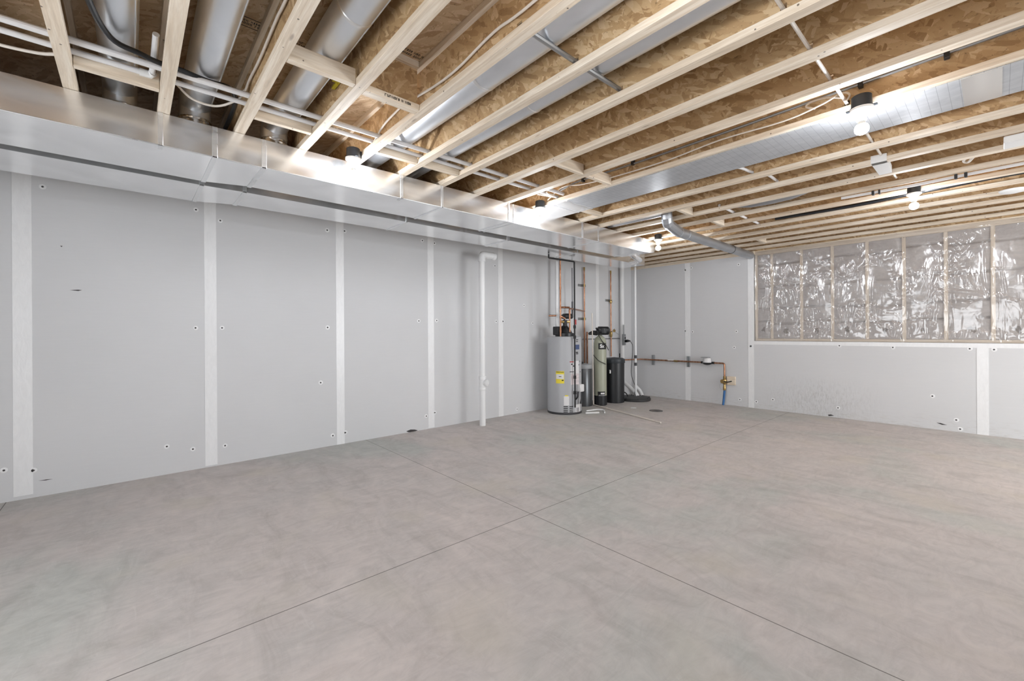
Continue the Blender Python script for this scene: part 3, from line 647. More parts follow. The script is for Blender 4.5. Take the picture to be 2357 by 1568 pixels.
# ------------------------------------------------------------------ grey vent pipe under the joists
t = thing('vent_pipe', 'grey metal vent pipe with a segmented elbow hanging under the joists toward the back wall', 'vent pipe', (-2.75, 6.3, 2.55))
VZ = 2.588
part('pipe', MB().tube([(-2.73, 5.30, VZ), (-2.786, 7.885, VZ)], .062, 24), M_VENT, t)
el = MB(); ep = rounded([(-2.60, 4.76, 2.80), (-2.60, 4.76, VZ), (-2.73, 5.30, VZ)], .16, 4)
el.tube(ep, .064, 12); part('elbow', el, M_VENT, t, 'segmented elbow', smooth=10)
for y in (5.31, 5.52, 7.05): part('band', MB().lathe((-2.73-(y-5.3)*.0227, y, VZ), [(.063, -.008), (.067, -.006), (.067, .006), (.063, .008)], 24, axis='y'), M_DSTEEL if y > 7 else M_VENT, t)
part('strap', MB().tube([(-2.77, 7.0, VZ+.066), (-2.77, 7.0, ZJ)], .004, 6), M_DSTEEL, t)
# ------------------------------------------------------------------ taped seams and fasteners on the foam board
def tape_l(y, w, z0, z1, label, x=XL): return solo('seam_tape', MB().box((x, y-w/2, z0), (x+.0025, y+w/2, z1)), M_TAPE, label, 'tape', 'tape strips on the foam board', smooth=0)
def tape_b(x, w, z0, z1, label): return solo('seam_tape', MB().box((x-w/2, YB-.0025, z0), (x+w/2, YB, z1)), M_TAPE, label, 'tape', 'tape strips on the foam board', smooth=0)
tape_l(-.645, .105, .03, 2.65, 'wide white vertical tape strip on the left wall, nearest the left edge of the photo')
tape_l(.586, .098, .015, 2.65, 'white vertical tape strip on the left wall, second from the left edge')
tape_l(1.842, .092, .0, 2.65, 'white vertical tape strip on the left wall, third from the left edge')
tape_l(3.063, .095, .01, 2.65, 'white vertical tape strip on the left wall, fourth from left, before the drain pipe')
tape_l(4.305, .095, .0, 2.65, 'white vertical tape strip on the left wall just right of the white drain pipe')
tape_l(6.75, .095, .0, 2.65, 'white vertical tape strip on the left wall behind the copper pipes')
tape_b(-3.90, .10, .0, 2.60, 'white vertical tape strip on the back wall between the corner and the ledge')
tape_b(XS-.045, .09, .0, 2.60, 'white vertical tape strip at the left end of the back ledge')
tape_b(-.13, .10, .0, 1.10, 'white vertical tape strip below the ledge near the right edge')
solo('seam_tape', MB().box((XS, YB-.003, 1.078), (XR, YB, ZL+.002)).box((XS, YB-.003, ZL), (XR, YB+.028, ZL+.003)), M_TAPE, 'long white horizontal tape strip along the top edge of the back ledge', 'tape', 'tape strips on the foam board', smooth=0)
def fast(p, wall, big=1.0):
    ax = 'x' if wall == 'left' else 'y'; s = 1 if wall == 'left' else -1
    lab = 'small round fastener with a dark screw in the grey foam of the %s wall' % wall
    t = thing('foam_fastener', lab, 'fastener', tuple(p), 'foam board fasteners on the %s wall' % wall)
    pr = [(0, .0025*s), (.014*big, .0025*s), (.022*big, .0016*s), (.024*big, 0)]
    pr2 = [(0, .0042*s), (.0075*big, .0040*s), (.009*big, .0022*s)]
    part('washer', MB().lathe(p, pr, 16, axis=ax), M_TAPE, t); part('screw', MB().lathe(p, pr2, 8, axis=ax), M_HOLE, t); return t
for u, v in [(98,430),(451,483),(507,508),(450,755),(511,755),(754,754),(753,530),(793,532),(972,554),(1000,560),(964,739),(1005,738),(1142,740),(1158,740),(1139,612),(9,1083),(77,1083),(384,1028),(444,1034),(518,1026),(795,996),(766,1003),(981,958),(1001,950),(1190,942),(1206,703),(1226,744),(738,881)]:
    fast(onx(u, v, XL), 'left', .9 if u < 700 else 1.05)
for u, v in [(1577,622),(1591,617),(1700,609),(1577,762),(1594,764),(1695,763),(1690,800),(1728,797),(1932,796),(2055,800),(2232,803),(2288,805),(1741,925),(1779,920),(1929,939),(2201,967),(2210,988),(1703,920),(2146,912)]:
    fast(ony(u, v, YB), 'back', 1.1)
def gouge(label, pts, wall):
    mb = MB()
    if wall == 'left': P = [onx(u, v, XL+.0012) for u, v in pts]
    else: P = [ony(u, v, YB-.0012) for u, v in pts]
    n = len(P); Nn = Vector((1,0,0)) if wall == 'left' else Vector((0,-1,0))
    mb.add([tuple(p) for p in P]+[tuple(p-Nn*.001) for p in P], [tuple(range(n)), tuple(reversed(range(n,2*n)))]+[(i, i+n, (i+1) % n+n, (i+1) % n) for i in range(n)])
    solo('foam_gouge', mb, M_HOLE, label, 'gouge', smooth=0)
gouge('dark gouge low in the foam of the left wall between third and fourth tape strips', [(935,993),(945,989),(955,989),(962,991),(950,995),(940,995)], 'left')
gouge('thin dark scratch in the upper foam between the first two tape strips', [(160,668),(180,667),(189,668),(180,670)], 'left')
gouge('tiny dark nick in the foam high between the first two tape strips', [(138,566),(144,566),(142,569)], 'left')
gouge('thin slanting scratch low in the foam beside the leftmost tape strip', [(88,1107),(106,1104),(122,1103),(106,1106)], 'left')
gouge('dark gap at the foot of the back wall foam, right of the sump cover', [(1500,913.5),(1512,914),(1526,916),(1540,918.5),(1555,919),(1540,920),(1520,917.5)], 'back')
gouge('short dark gouge at the foot of the foam under the plastic, left one', [(1905,955),(1912,954),(1920,957),(1908,958)], 'back')
gouge('long dark gouge at the foot of the foam near the right edge', [(2155,973),(2165,974),(2180,979),(2168,978)], 'back')
solo('seam_tape', MB().box((XL, 3.45, 2.3), (XL+.001, 3.46, 2.35)), M_TAPE, 'tiny white tape scrap high on the left wall near the drain pipe elbow', 'tape') if False else None

# ------------------------------------------------------------------ framed, insulated wall above the ledge
YS = YB+.035                      # stud faces
SX = [-2.715+.0, -2.48, -2.06, -1.66, -1.25, -.855, -.45, -.04, .366, .77, 1.18, 1.58, 1.99, 2.4, 2.8, 3.2]
for k, x in enumerate(SX):
    lab = 'vertical pine wall stud behind the clear plastic, ' + ('leftmost, against the foam edge' if k == 0 else 'number %s from the left' % ORD[k] if k < 8 else 'beyond the right edge of the photo')
    solo('wall_stud', MB().bbox((x-.019, YS, ZL+.043), (x+.019, YS+.089, 2.578), .002), M_LZ, lab, 'stud', 'studs of the framed wall')
solo('bottom_plate', MB().bbox((XS+.01, YS, ZL+.004), (XR-.01, YS+.089, ZL+.042), .002), M_LX, 'horizontal pine plate on the ledge behind the clear plastic', 'plate')
solo('top_plate', MB().bbox((XS+.01, YS-.002, 2.579), (XR-.01, YS+.089, ZJ-.002), .002), M_LX, 'horizontal pine top plate under the joists along the plastic covered wall', 'plate')
def batt_mesh(x0, x1, seed):
    rnd = random.Random(seed); nx, nz = 10, 170; zs = [ZL+.044+(2.577-ZL-.044)*j/nz for j in range(nz+1)]
    seams = [1.44+rnd.uniform(-.03, .03), 1.665+rnd.uniform(-.02, .02), 2.03+rnd.uniform(-.02, .02), 2.42+rnd.uniform(-.03, .03)]
    V = []; Fs = []
    for j, z in enumerate(zs):
        d = min(abs(z-s) for s in seams); cr = .03*math.exp(-(d/.013)**2)
        for i in range(nx+1):
            fx = i/nx; x = x0+(x1-x0)*fx; puff = .012*(1-(2*fx-1)**4)
            V.append((x, YS+.010-puff*.6+cr+.003*math.sin(x*31+z*17+seed), z))
    for j in range(nz):
        for i in range(nx): a = j*(nx+1)+i; Fs.append((a, a+1, a+nx+2, a+nx+1))
    n = len(V); V += [(x0, YS+.085, zs[0]), (x1, YS+.085, zs[0]), (x1, YS+.085, zs[-1]), (x0, YS+.085, zs[-1])]
    Fs += [(n+3, n+2, n+1, n), (n, n+1, nx, 0), (nz*(nx+1), nz*(nx+1)+nx, n+2, n+3)]
    return MB().add(V, Fs)
for k in range(len(SX)-1):
    x0, x1 = SX[k]+.0195, SX[k+1]-.0195
    lab = 'grey brown insulation batt behind the clear plastic, ' + ('in the narrow bay at the left end' if k == 0 else 'in the %s bay from the left' % ORD[k] if k < 8 else 'beyond the right edge of the photo')
    t = thing('insulation_batt', lab, 'insulation', ((x0+x1)/2, YS+.02, ZL+.044), 'insulation batts of the framed wall')
    part('facing', batt_mesh(x0, x1, k), M_BATT, t, smooth=60)
    if k < 9:
        rnd = random.Random(40+k); cx, cz = (x0+x1)/2+rnd.uniform(-.03, .03), 1.31+rnd.uniform(-.015, .02); P = []
        for q in range(11): a = 2*PI*q/11; rr = rnd.uniform(.3, 1); P.append((cx+rr*math.cos(a)*.05, YS+.0015-.003, cz+rr*math.sin(a)*.06))
        part('dark_tear', MB().add(P+[(p[0], p[1]+.006, p[2]) for p in P], [tuple(range(11)), tuple(reversed(range(11, 22)))]+[(i, i+11, (i+1) % 11+11, (i+1) % 11) for i in range(11)]), M_TEAR, t, 'dark ragged tear')
# wrinkled sheet
V = []; Fs = []; nx, nz = 320, 100; X0, X1, Z0, Z1 = XS+.012, XR-.02, ZL+.006, 2.64
from mathutils import noise as mn
for j in range(nz+1):
    z = Z0+(Z1-Z0)*j/nz
    for i in range(nx+1):
        x = X0+(X1-X0)*i/nx
        ds = min(abs(x-s) for s in SX); puff = min(1, ds/.08)
        e = min(1, min(z-Z0, Z1-z)/.06)
        d = (mn.noise(Vector((x*7.5, z*2.2, 1.3)))*.6+mn.noise(Vector((x*16+3*mn.noise(Vector((x*3, z*3, 0))), z*5, 4.2)))*.4)
        V.append((x, YS-.012-.010*puff*e*(1+d)+(.004*d), z))
for j in range(nz):
    for i in range(nx): a = j*(nx+1)+i; Fs.append((a, a+1, a+nx+2, a+nx+1))
solo('vapor_barrier', MB().add(V, Fs), M_POLY, 'wrinkled clear plastic sheet stretched over the framed back wall', 'plastic sheet', smooth=180)

# ------------------------------------------------------------------ white drain stack on the left wall
PX, PY = -4.80, 3.69
t = thing('drain_pipe', 'thick white drain pipe standing before the left wall, with an elbow under the duct', 'pipe', (PX, PY, 0))
part('pipe', MB().tube([(PX, PY, 0.0), (PX, PY, 2.33)], .043, 24), M_PVC, t)
part('elbow', MB().tube(rounded([(PX, PY, 2.31), (PX, PY, 2.40), (PX-.02, PY+.22, 2.405)], .09, 8), .049, 24), M_PVC, t)
part('hub', MB().lathe((PX, PY, 2.30), [(.046, 0), (.052, .002), (.052, .06), (.046, .062)], 24), M_PVC, t)
part('hub', MB().lathe((PX-.02, PY+.20, 2.405), [(.046, 0), (.053, .004), (.053, .05), (.046, .055)], 24, axis=(0, .9, -.12)), M_PVC, t)
tee = part('cleanout_tee', MB().lathe((PX, PY, .50), [(.044, 0), (.052, .004), (.052, .04), (.048, .045), (.048, .145), (.052, .15), (.052, .19), (.044, .195)], 24), M_PVC, t)
fd = Vector((.80, -.30, .02)).normalized()
tp = Vector((PX, PY, .60)); part('cleanout_plug', MB().lathe(tp, [(.045, .03), (.047, .075), (.040, .078), (.038, .083), (.0, .083)], 24, axis=tuple(Vector((.9, .35, 0)).normalized())).bbox((PX+.070, PY+.012, .592), (PX+.088, PY+.048, .608), .002), M_PVC, t)

# ------------------------------------------------------------------ water heater
HX, HY, HR, HH = -4.712, 5.311, .277, 1.235
FD = Vector((4.712, -5.311, 0)).normalized(); LD = Vector((math.cos(YAW), math.sin(YAW), 0))
t = thing('water_heater', 'tall grey cylindrical water heater with a yellow energy label in the utility corner', 'water heater', (HX, HY, 0))
part('tank', MB().lathe((HX, HY, 0), [(HR-.012, .012), (HR, .03), (HR, HH-.02), (HR-.006, HH-.006), (HR-.02, HH), (0, HH)], 64), M_TANK, t)
part('base_ring', MB().lathe((HX, HY, 0), [(HR+.002, 0), (HR+.004, .03), (HR+.001, .034), (HR-.02, .034)], 64), M_DSTEEL, t)
def patch(name, par, cx, cy, R, ang, z0, z1, wd, mat, label=None, off=.0012, th=.001):
    n = max(2, int(wd/.012)); V = []; Fs = []
    for k in range(n+1):
        a = ang+(k/n-.5)*wd/R
        for z in (z0, z1):
            for rr in (R+off, R+off+th): V.append((cx+math.cos(a)*rr, cy+math.sin(a)*rr, z))
    for k in range(n):
        b = k*4; c = b+4; Fs += [(b+1, c+1, c+3, b+3), (b, b+2, c+2, c), (b+2, b+3, c+3, c+2), (b, c, c+1, b+1)]
    Fs += [(0, 1, 3, 2), (n*4, n*4+2, n*4+3, n*4+1)]
    return part(name, MB().add(V, Fs), mat, par, label)
FA = math.atan2(FD.y, FD.x)       # angle facing the camera; larger angle is to the right in the photo
def hang(u):                       # angle on the heater at photo column u
    s = (u-1299.5)/39.5; return FA+math.asin(max(-.999, min(.999, s)))
def hz(v): return 1.235-(v-776.0)/178.5*1.235+.0
eg = patch('energy_label', t, HX, HY, HR, hang(1289.5), hz(883), hz(855), .135, M_YEL, 'yellow energy label')
patch('label_field', eg, HX, HY, HR, hang(1289.5), hz(873), hz(862), .122, M_LAB, 'white middle field', .0024)
def wrapf(R, ang, zc, off=.003):
    return lambda x, y, z: Vector((HX+math.cos(ang+x/R)*(R+off+z), HY+math.sin(ang+x/R)*(R+off+z), zc+y))
text('label_text', 'ENERGYGUIDE', .0185, M_INK, eg, None, (1,0,0), (0,0,1), .0003, wrap=wrapf(HR, hang(1289.5), hz(857.5)), bold=.0006)
patch('label_mark', eg, HX, HY, HR, hang(1295.5), hz(877), hz(874.5), .028, M_INK, 'small black mark', .0026)
patch('label_mark', eg, HX, HY, HR, hang(1290), hz(868), hz(866.5), .04, M_INK, 'small black figure line', .0038)
wl = patch('warning_label', t, HX, HY, HR, hang(1324), hz(861), hz(832), .165, M_LAB, 'white warning label')
patch('label_band', wl, HX, HY, HR, hang(1316), hz(835), hz(832.6), .07, M_RED, 'red band', .0024)
for u, v0, v1, wd in ((1316, 857.5, 856, .07), (1316, 841, 838, .022), (1320, 845, 842, .022), (1332, 842.5, 840.5, .02), (1334, 834, 833, .03), (1335, 859, 857.5, .03)):
    patch('label_mark', wl, HX, HY, HR, hang(u), hz(v0), hz(v1), wd, M_INK, None, .0026)
pl = patch('instruction_label', t, HX, HY, HR, hang(1324), hz(886), hz(861.5), .165, M_PINK, 'pale pink instruction sheet')
for v in (864, 871, 877, 880): patch('print_line', pl, HX, HY, HR, hang(1327), hz(v+.5), hz(v), .13, M_GREYPL, None, .0024)
patch('blue_sticker', t, HX, HY, HR, hang(1329), hz(806), hz(795), .10, M_BLUEL, 'dark blue sticker')
for u, v0, v1 in ((1328, 788.5, 787), (1328.5, 784.5, 783), (1328.5, 817, 815), (1328, 814, 811.5)): patch('printed_mark', t, HX, HY, HR, hang(u), hz(v0), hz(v1), .05, M_INK)
patch('rating_label', t, HX, HY, HR, hang(1304), hz(933), hz(912), .085, M_LAB, 'small white rating label')
patch('rating_seal', t, HX, HY, HR, hang(1304), hz(912), hz(909.5), .05, M_YEL, 'yellow tab')
for r_ in range(5):
    v = 934.5+r_*4.1
    patch('vent_slot', t, HX, HY, HR, hang(1302), hz(v+1.9), hz(v), .068, M_INK, 'black air slot'); patch('vent_slot', t, HX, HY, HR, hang(1314.5), hz(v+1.9), hz(v), .062, M_INK, 'black air slot')
patch('access_door', t, HX, HY, HR, hang(1310), hz(954), hz(933.5), .19, M_TANK, 'grey burner access cover', .0003, .0006)
for u in (1327.5, 1330.5): patch('door_mark', t, HX, HY, HR, hang(u), hz(949), hz(939.5), .012, M_INK)
patch('lower_clear_cover', t, HX, HY, HR, hang(1330), hz(951), hz(932), .11, M_LAB, 'pale sight cover', .0003, .0006)
# gas valve
GV = Vector((HX, HY, 0))+LD*.245+FD*.20
gv = part('gas_valve', MB().bbox((GV.x-.055, GV.y-.05, .36), (GV.x+.055, GV.y+.05, .475), .012), M_LAB, t, 'off white gas control')
part('valve_knob', MB().lathe((GV.x-.08, GV.y-.09, .33), [(.03, -.02), (.034, 0), (.03, .02)], 20, axis=tuple(FD)), M_GREYPL, t)
part('drain_cock', MB().tube([(GV.x+.03, GV.y, .37), (GV.x+.04, GV.y-.01, .25), (GV.x+.04, GV.y-.02, .17)], [.01, .012, .022], 12), M_BLACK, t)
part('gas_tube', MB().tube(curve([tuple(GV+Vector((-.06, -.05, .38))), tuple(GV+Vector((-.13, -.12, .33))), tuple(GV+Vector((-.13, -.14, .25))), tuple(GV+Vector((-.06, -.10, .21))), tuple(GV+Vector((.0, -.06, .27))), tuple(GV+Vector((.0, -.04, .36)))], 5), .010, 8), M_BLACK, t)
# blower on top
BC = Vector((HX, HY, HH))-LD*.02+FD*.02
part('blower_hood', MB().lathe((BC.x+LD.x*.03, BC.y+LD.y*.03, HH), [(.155, 0), (.155, .05), (.125, .055), (.115, .07), (.095, .11), (.06, .15), (.045, .175), (0, .18)], 36), M_BLACK, t, 'glossy black blower hood')
q = BC-LD*.085+FD*.03; part('blower_box', MB().bbox((q.x-.062, q.y-.062, HH+.02), (q.x+.062, q.y+.062, HH+.16), .015), M_BLACK, t, 'black blower control box')
part('box_button', MB().lathe(tuple(q+FD*.08+Vector((0,0,HH*0+HH+.085))-Vector((0,0,0))), [(.008, 0), (.008, .006), (0, .006)], 10, axis=tuple(FD)), M_WHITE, t)
part('exhaust_coupling', MB().tube(rounded([tuple(Vector((HX,HY,HH+.15))+LD*.0-FD*.02), tuple(Vector((HX,HY,HH+.36))+LD*.01-FD*.04)], .05), .012, 10), M_BLACK, t)
vb = Vector((HX, HY, 0))+LD*.05-FD*.10
part('vent_elbow', MB().lathe((vb.x, vb.y, HH+.29), [(.085, 0), (.10, .02), (.10, .06), (.07, .085), (.0, .09)], 24), M_BLACK, t, 'black rubber vent elbow')
# ------------------------------------------------------------------ pipes around the heater
def zc(X, Y, v):
    P = Vector((X, Y, 0)); d = P.dot(FW); 
    return CAMH-(v-CY)/F*d
def pipe_thing(name, label, cat, pts, r, mat, fit=True, n=14, rr=.03, fitmat=None):
    t = thing(name, label, cat, (pts[0][0], pts[0][1], min(p[2] for p in pts)))
    part('pipe', MB().tube(rounded(pts, rr), r, n), mat, t)
    if fit:
        for p in pts[1:-1]: 
            pass
    return t
p1 = Vector((HX, HY, 0))+FD*.15-LD*.058; p2 = Vector((HX, HY, 0))+FD*.10+LD*.09
t = pipe_thing('copper_pipe', 'copper pipe rising from the heater top left straight up to the duct', 'pipe', [(p1.x, p1.y, HH-.005), (p1.x, p1.y, 2.455)], .0135, M_COP)
for z in (1.30, 1.52, 1.62, 1.99): part('coupling', MB().cyl((p1.x, p1.y, z), (p1.x, p1.y, z+.045), .0165, 14), M_COP, t)
XW = XL+.045
c3 = onx(1345, 700, XW)
t = pipe_thing('copper_pipe', 'copper pipe rising from the heater top right and turning toward the wall riser', 'pipe', [(p2.x, p2.y, HH-.005), (p2.x, p2.y, 1.685), (p2.x-.10, p2.y+.25, 1.685), (c3.x, c3.y, 1.69)], .0135, M_COP)
part('coupling', MB().cyl((p2.x, p2.y, 1.60), (p2.x, p2.y, 1.66), .0165, 14), M_COP, t)
t = pipe_thing('copper_pipe', 'short copper bridge pipe joining the two heater risers, upper one', 'pipe', [(p1.x, p1.y, 1.70), ((p1.x+p2.x)/2-.03, (p1.y+p2.y)/2, 1.705), (p2.x, p2.y, 1.70)], .016, M_COP)
t = thing('mixing_valve', 'dark brass mixing valve between the two copper risers above the heater', 'valve', ((p1.x+p2.x)/2, (p1.y+p2.y)/2, 1.44))
mid = (p1+p2)/2
part('valve_body', MB().tube([tuple(p1+Vector((0,0,1.47))), tuple(mid+Vector((0,0,1.47))), tuple(p2+Vector((0,0,1.47)))], [.016, .03, .016], 16), M_BRASS, t)
part('valve_body', MB().tube([tuple(p1+Vector((0,0,1.56))), tuple(mid+Vector((0,0,1.52)))], [.017, .015], 12), M_COP, t)
part('valve_knob', MB().cyl(tuple(mid+Vector((0,0,1.40))), tuple(mid+Vector((0,0,1.50))), .035, 16), M_BLACK, t)
t = pipe_thing('copper_pipe', 'short copper stub poking out left of the white vent pipe', 'pipe', [(p1.x-.16, p1.y-.10, 1.57), (p1.x-.06, p1.y-.03, 1.57)], .014, M_COP)
def riser(u, vtop, vbot, label, clips, cap=True, r=.0135, sec=None):
    q = onx(u, 700, XW); z0 = zc(q.x, q.y, vbot); z1 = zc(q.x, q.y, vtop)
    t = thing('copper_pipe', label, 'pipe', (q.x, q.y, z0)); part('pipe', MB().tube([(q.x, q.y, z0), (q.x, q.y, z1)], r, 14), M_COP, t)
    for v in clips:
        z = zc(q.x, q.y, v); part('wall_bracket', MB().bbox((XL, q.y-.13, z-.022), (XL+.012, q.y+.09, z+.022), .003), M_STEEL, t)
        part('coupling', MB().cyl((q.x, q.y, z-.02), (q.x, q.y, z+.02), r+.005, 14), M_BRASS, t)
    if cap: part('cap', MB().cyl((q.x, q.y, z1-.03), (q.x, q.y, z1+.03), r+.003, 14), M_BRASS, t)
    return t, q
riser(1345, 620, 840, 'copper riser on the left wall between the heater and the beige tank', (658, 735))
t, q = riser(1406, 628, 822, 'copper riser on the left wall above the black brine tank', (693,))
part('gate_valve', MB().lathe((q.x, q.y, zc(q.x, q.y, 700)), [(.018, 0), (.026, .02), (.026, .05), (.018, .07)], 14), M_BRASS, t)
part('gate_valve', MB().lathe((q.x, q.y, zc(q.x, q.y, 778)), [(.018, 0), (.026, .02), (.03, .10), (.018, .12)], 14), M_BRASS, t)
part('valve_wheel', MB().lathe((q.x+.06, q.y+.02, zc(q.x, q.y, 763)), [(.0, -.006), (.028, -.006), (.03, 0), (.028, .006), (0, .006)], 16, axis=tuple(FD)), M_BRASS, t)
riser(1351, 765, 838, 'short copper pipe feeding the dark tank, close beside the wall riser', (), False, .015)
# gas line
g1 = Vector((HX, HY, 0))+FD*.295+LD*.165
zz = 2.42
gx = g1.x-.12; gy = g1.y
t = thing('gas_pipe', 'black iron gas pipe dropping in front of the water heater', 'pipe', (g1.x, g1.y, .10))
part('pipe', MB().tube(rounded([(g1.x, g1.y, .12), (g1.x, g1.y, 2.41), (g1.x+.02, g1.y-.60, 2.40), (g1.x+.02, g1.y-.60, 2.455)], .02), .0125, 12), M_GAS, t)
for z in (.57, 1.20, 1.36, .33): part('fitting', MB().cyl((g1.x, g1.y, z), (g1.x, g1.y, z+.05), .021, 12), M_GAS, t)
part('valve_handle', MB().bbox((g1.x+.01, g1.y-.01, 1.42), (g1.x+.03, g1.y+.012, 1.50), .003), M_RED, t, 'dark red valve handle')
part('branch', MB().tube([(g1.x, g1.y, .33), tuple(GV+Vector((-.05, -.03, .33)))], .012, 10), M_GAS, t)
q = onx(1317, 650, -4.95)
t = thing('gas_pipe', 'thin dark pipe behind the gas pipe, from duct height to heater top', 'pipe', (q.x, q.y, 1.58)); part('pipe', MB().tube([(q.x, q.y, 1.58), (q.x, q.y, 2.43)], .007, 8), M_DSTEEL, t)
part('sleeve', MB().tube([(q.x, q.y, 1.60), (q.x, q.y, 1.84)], .014, 10), M_DSTEEL, t)
# white vertical pvc pipes
def pvc(u, v0, v1, X, r, label, k=0):
    q = onx(u, 700, X); z0 = max(0, zc(q.x, q.y, v1)); z1 = zc(q.x, q.y, v0)
    t = thing('pvc_pipe', label, 'pipe', (q.x, q.y, z0), 'white vertical plastic pipes'); part('pipe', MB().tube([(q.x, q.y, z0), (q.x, q.y, z1)], r, 18), M_PVC, t); return t, q
pvc(1281.5, 602, 752, -4.97, .026, 'white plastic vent pipe rising behind the heater left of the copper riser')
t, q = pvc(1432, 615, 872, -5.06, .042, 'wide white plastic pipe near the corner behind the outlet box')
q2 = Vector((q.x, q.y, zc(q.x, q.y, 872)))
part('offset_arm', MB().tube(rounded([tuple(q2), tuple(q2+Vector((.0, .0, -.05))), (-4.75, 7.45, .10), (-4.72, 7.48, .03)], .06), .04, 16), M_PVC, t)
t, q = pvc(1462.3, 617, 921, -4.66, .021, 'thin white plastic pipe dropping into the black sump lid')
SP = q
for v in (823, 840): part('coupling', MB().cyl((q.x, q.y, zc(q.x, q.y, v)-.03), (q.x, q.y, zc(q.x, q.y, v)+.03), .028, 16), M_DSTEEL, t)
sb = onz(1478, 910.5, 0)
solo('pvc_pipe', MB().tube(curve([tuple(sb+Vector((0,0,.005))), tuple(sb-LD*.045+Vector((0,0,.10))), tuple(sb-LD*.13+Vector((0,0,.19)))], 6), .036, 16), M_PVC, 'short slanted white plastic pipe leaning behind the sump lid', 'pipe')

# ------------------------------------------------------------------ dark tank, softener, brine tank
EX, EY = -4.90, 6.03
t = thing('pressure_tank', 'dark grey metal tank half hidden between water heater and beige softener', 'tank', (EX, EY, 0))
part('tank', MB().lathe((EX, EY, 0), [(.15, 0), (.15, .71), (.14, .73), (.0, .75)], 40), M_DARKMET, t)
part('lid', MB().lathe((EX, EY, .71), [(.156, -.05), (.158, -.045), (.158, .0), (.145, .02), (0, .045)], 40), M_GREYPL, t)
part('lid_ring', MB().lathe((EX-.02, EY-.06, .745), [(.05, 0), (.05, .03), (.0, .032)], 20), M_BLACK, t)
SX_, SY_ = -4.725, 6.285
t = thing('water_softener', 'tall narrow beige softener tank with a black valve head and black foot', 'water softener', (SX_, SY_, 0))
SR = .112
part('tank', MB().lathe((SX_, SY_, 0), [(SR, .17), (SR, 1.10), (SR-.008, 1.15), (SR-.03, 1.20), (.045, 1.235), (.03, 1.25), (0, 1.25)], 40), M_RESIN, t)
part('foot', MB().lathe((SX_, SY_, 0), [(SR-.004, 0), (SR+.004, .01), (SR+.004, .175), (SR-.01, .178)], 40), M_BLACK, t, 'black tank foot')
HB = Vector((SX_, SY_, 1.25))
part('valve_body', MB().lathe(tuple(HB), [(.05, 0), (.055, .01), (.055, .05), (.03, .055)], 20).bbox((SX_-.10, SY_-.10, 1.27), (SX_+.03, SY_+.02, 1.33), .012), M_BLACK, t, 'black valve body')
hc = HB+LD*.055+Vector((0,0,.075)); part('control_head', MB().tube([tuple(hc-LD*.10), tuple(hc-LD*.085), tuple(hc+LD*.085), tuple(hc+LD*.11)], [.055, .078, .075, .055], 20), M_BLACK, t, 'black control head')
part('head_panel', MB().bbox((hc.x-.01+FD.x*.06, hc.y-.05+FD.y*.06, hc.z-.045), (hc.x+.06+FD.x*.06, hc.y+.02+FD.y*.06, hc.z+.045), .01), M_DARKMET, t)
part('inlet_spigot', MB().tube([tuple(HB-LD*.05+Vector((0,0,.03))), tuple(HB-LD*.14+Vector((0,0,.04))), tuple(HB-LD*.205+Vector((0,0,.02)))], [.042, .038, .02], 14), M_BLACK, t)
part('inlet_spigot', MB().tube([tuple(HB-LD*.04+Vector((0,0,.06))), tuple(HB-LD*.07+Vector((0,0,.13)))], .014, 10), M_BLACK, t)
SA = math.atan2(-SY_, -SX_)
def sz(v): return zc(SX_-.07, SY_-.09, v)
def shang(u): return SA+math.asin(max(-.99, min(.99, (u-1381.5)/15.0)))
l1 = patch('brand_label', t, SX_, SY_, SR, shang(1387.5), sz(805), sz(791), .15, M_INK, 'black maker label')
text('label_text', 'Sz', .085, M_WHITE, l1, None, (1,0,0), (0,0,1), .0004, wrap=lambda x, y, z: Vector((SX_+math.cos(shang(1386)+x/SR)*(SR+.003+z), SY_+math.sin(shang(1386)+x/SR)*(SR+.003+z), sz(798)+y)), bold=.003)
l2 = patch('badge', t, SX_, SY_, SR, shang(1384.5), sz(915), sz(901), .135, M_INK, 'black and silver badge')
patch('badge_flare', l2, SX_, SY_, SR, shang(1387), sz(907), sz(903.5), .07, M_LAB, 'pale curved flash', .0026)
for u in (1379, 1383, 1387, 1390): patch('badge_bar', l2, SX_, SY_, SR, shang(u), sz(913), sz(908.5), .012, M_LAB, None, .0026)
BX, BY, BR = -4.745, 6.74, .185
t = thing('brine_tank', 'black round brine tank with a domed lid, right of the beige softener', 'tank', (BX, BY, 0))
part('tank', MB().lathe((BX, BY, 0), [(BR-.012, 0), (BR-.006, .01), (BR, .78)], 48), M_BLACK, t)
part('lid', MB().lathe((BX, BY, .78), [(BR+.008, -.05), (BR+.01, -.045), (BR+.008, .02), (BR-.03, .04), (.0, .055)], 48), M_BOX, t)
q = Vector((BX, BY, .60))+FD*(BR+.0)-LD*.10; part('overflow_elbow', MB().tube(rounded([tuple(q-FD*.04), tuple(q+FD*.02), tuple(q+FD*.02-Vector((0,0,.05)))], .01), .013, 10), M_WHITE, t, 'white overflow elbow')
run('brine_hose', [tuple(HB-LD*.05+FD*.10+Vector((0,0,.02))), tuple(Vector((SX_,SY_,1.14))+FD*.125+LD*.03), tuple(Vector((SX_,SY_,1.06))+FD*.11+LD*.10), tuple(Vector((SX_,SY_,.98))+FD*.06+LD*.145)], .0065, M_BLACK, 'thin black hose looping from the softener head down its upper side', 'hose')
run('brine_hose', [tuple(Vector((SX_,SY_,.90))+FD*.05-LD*.13), tuple(Vector((SX_,SY_,.80))+FD*.125-LD*.04), tuple(Vector((SX_,SY_,.74))+FD*.115+LD*.08), (BX-.1, BY-.17, .70)], .006, M_BLACK, 'thin black hose crossing the middle of the beige tank', 'hose')
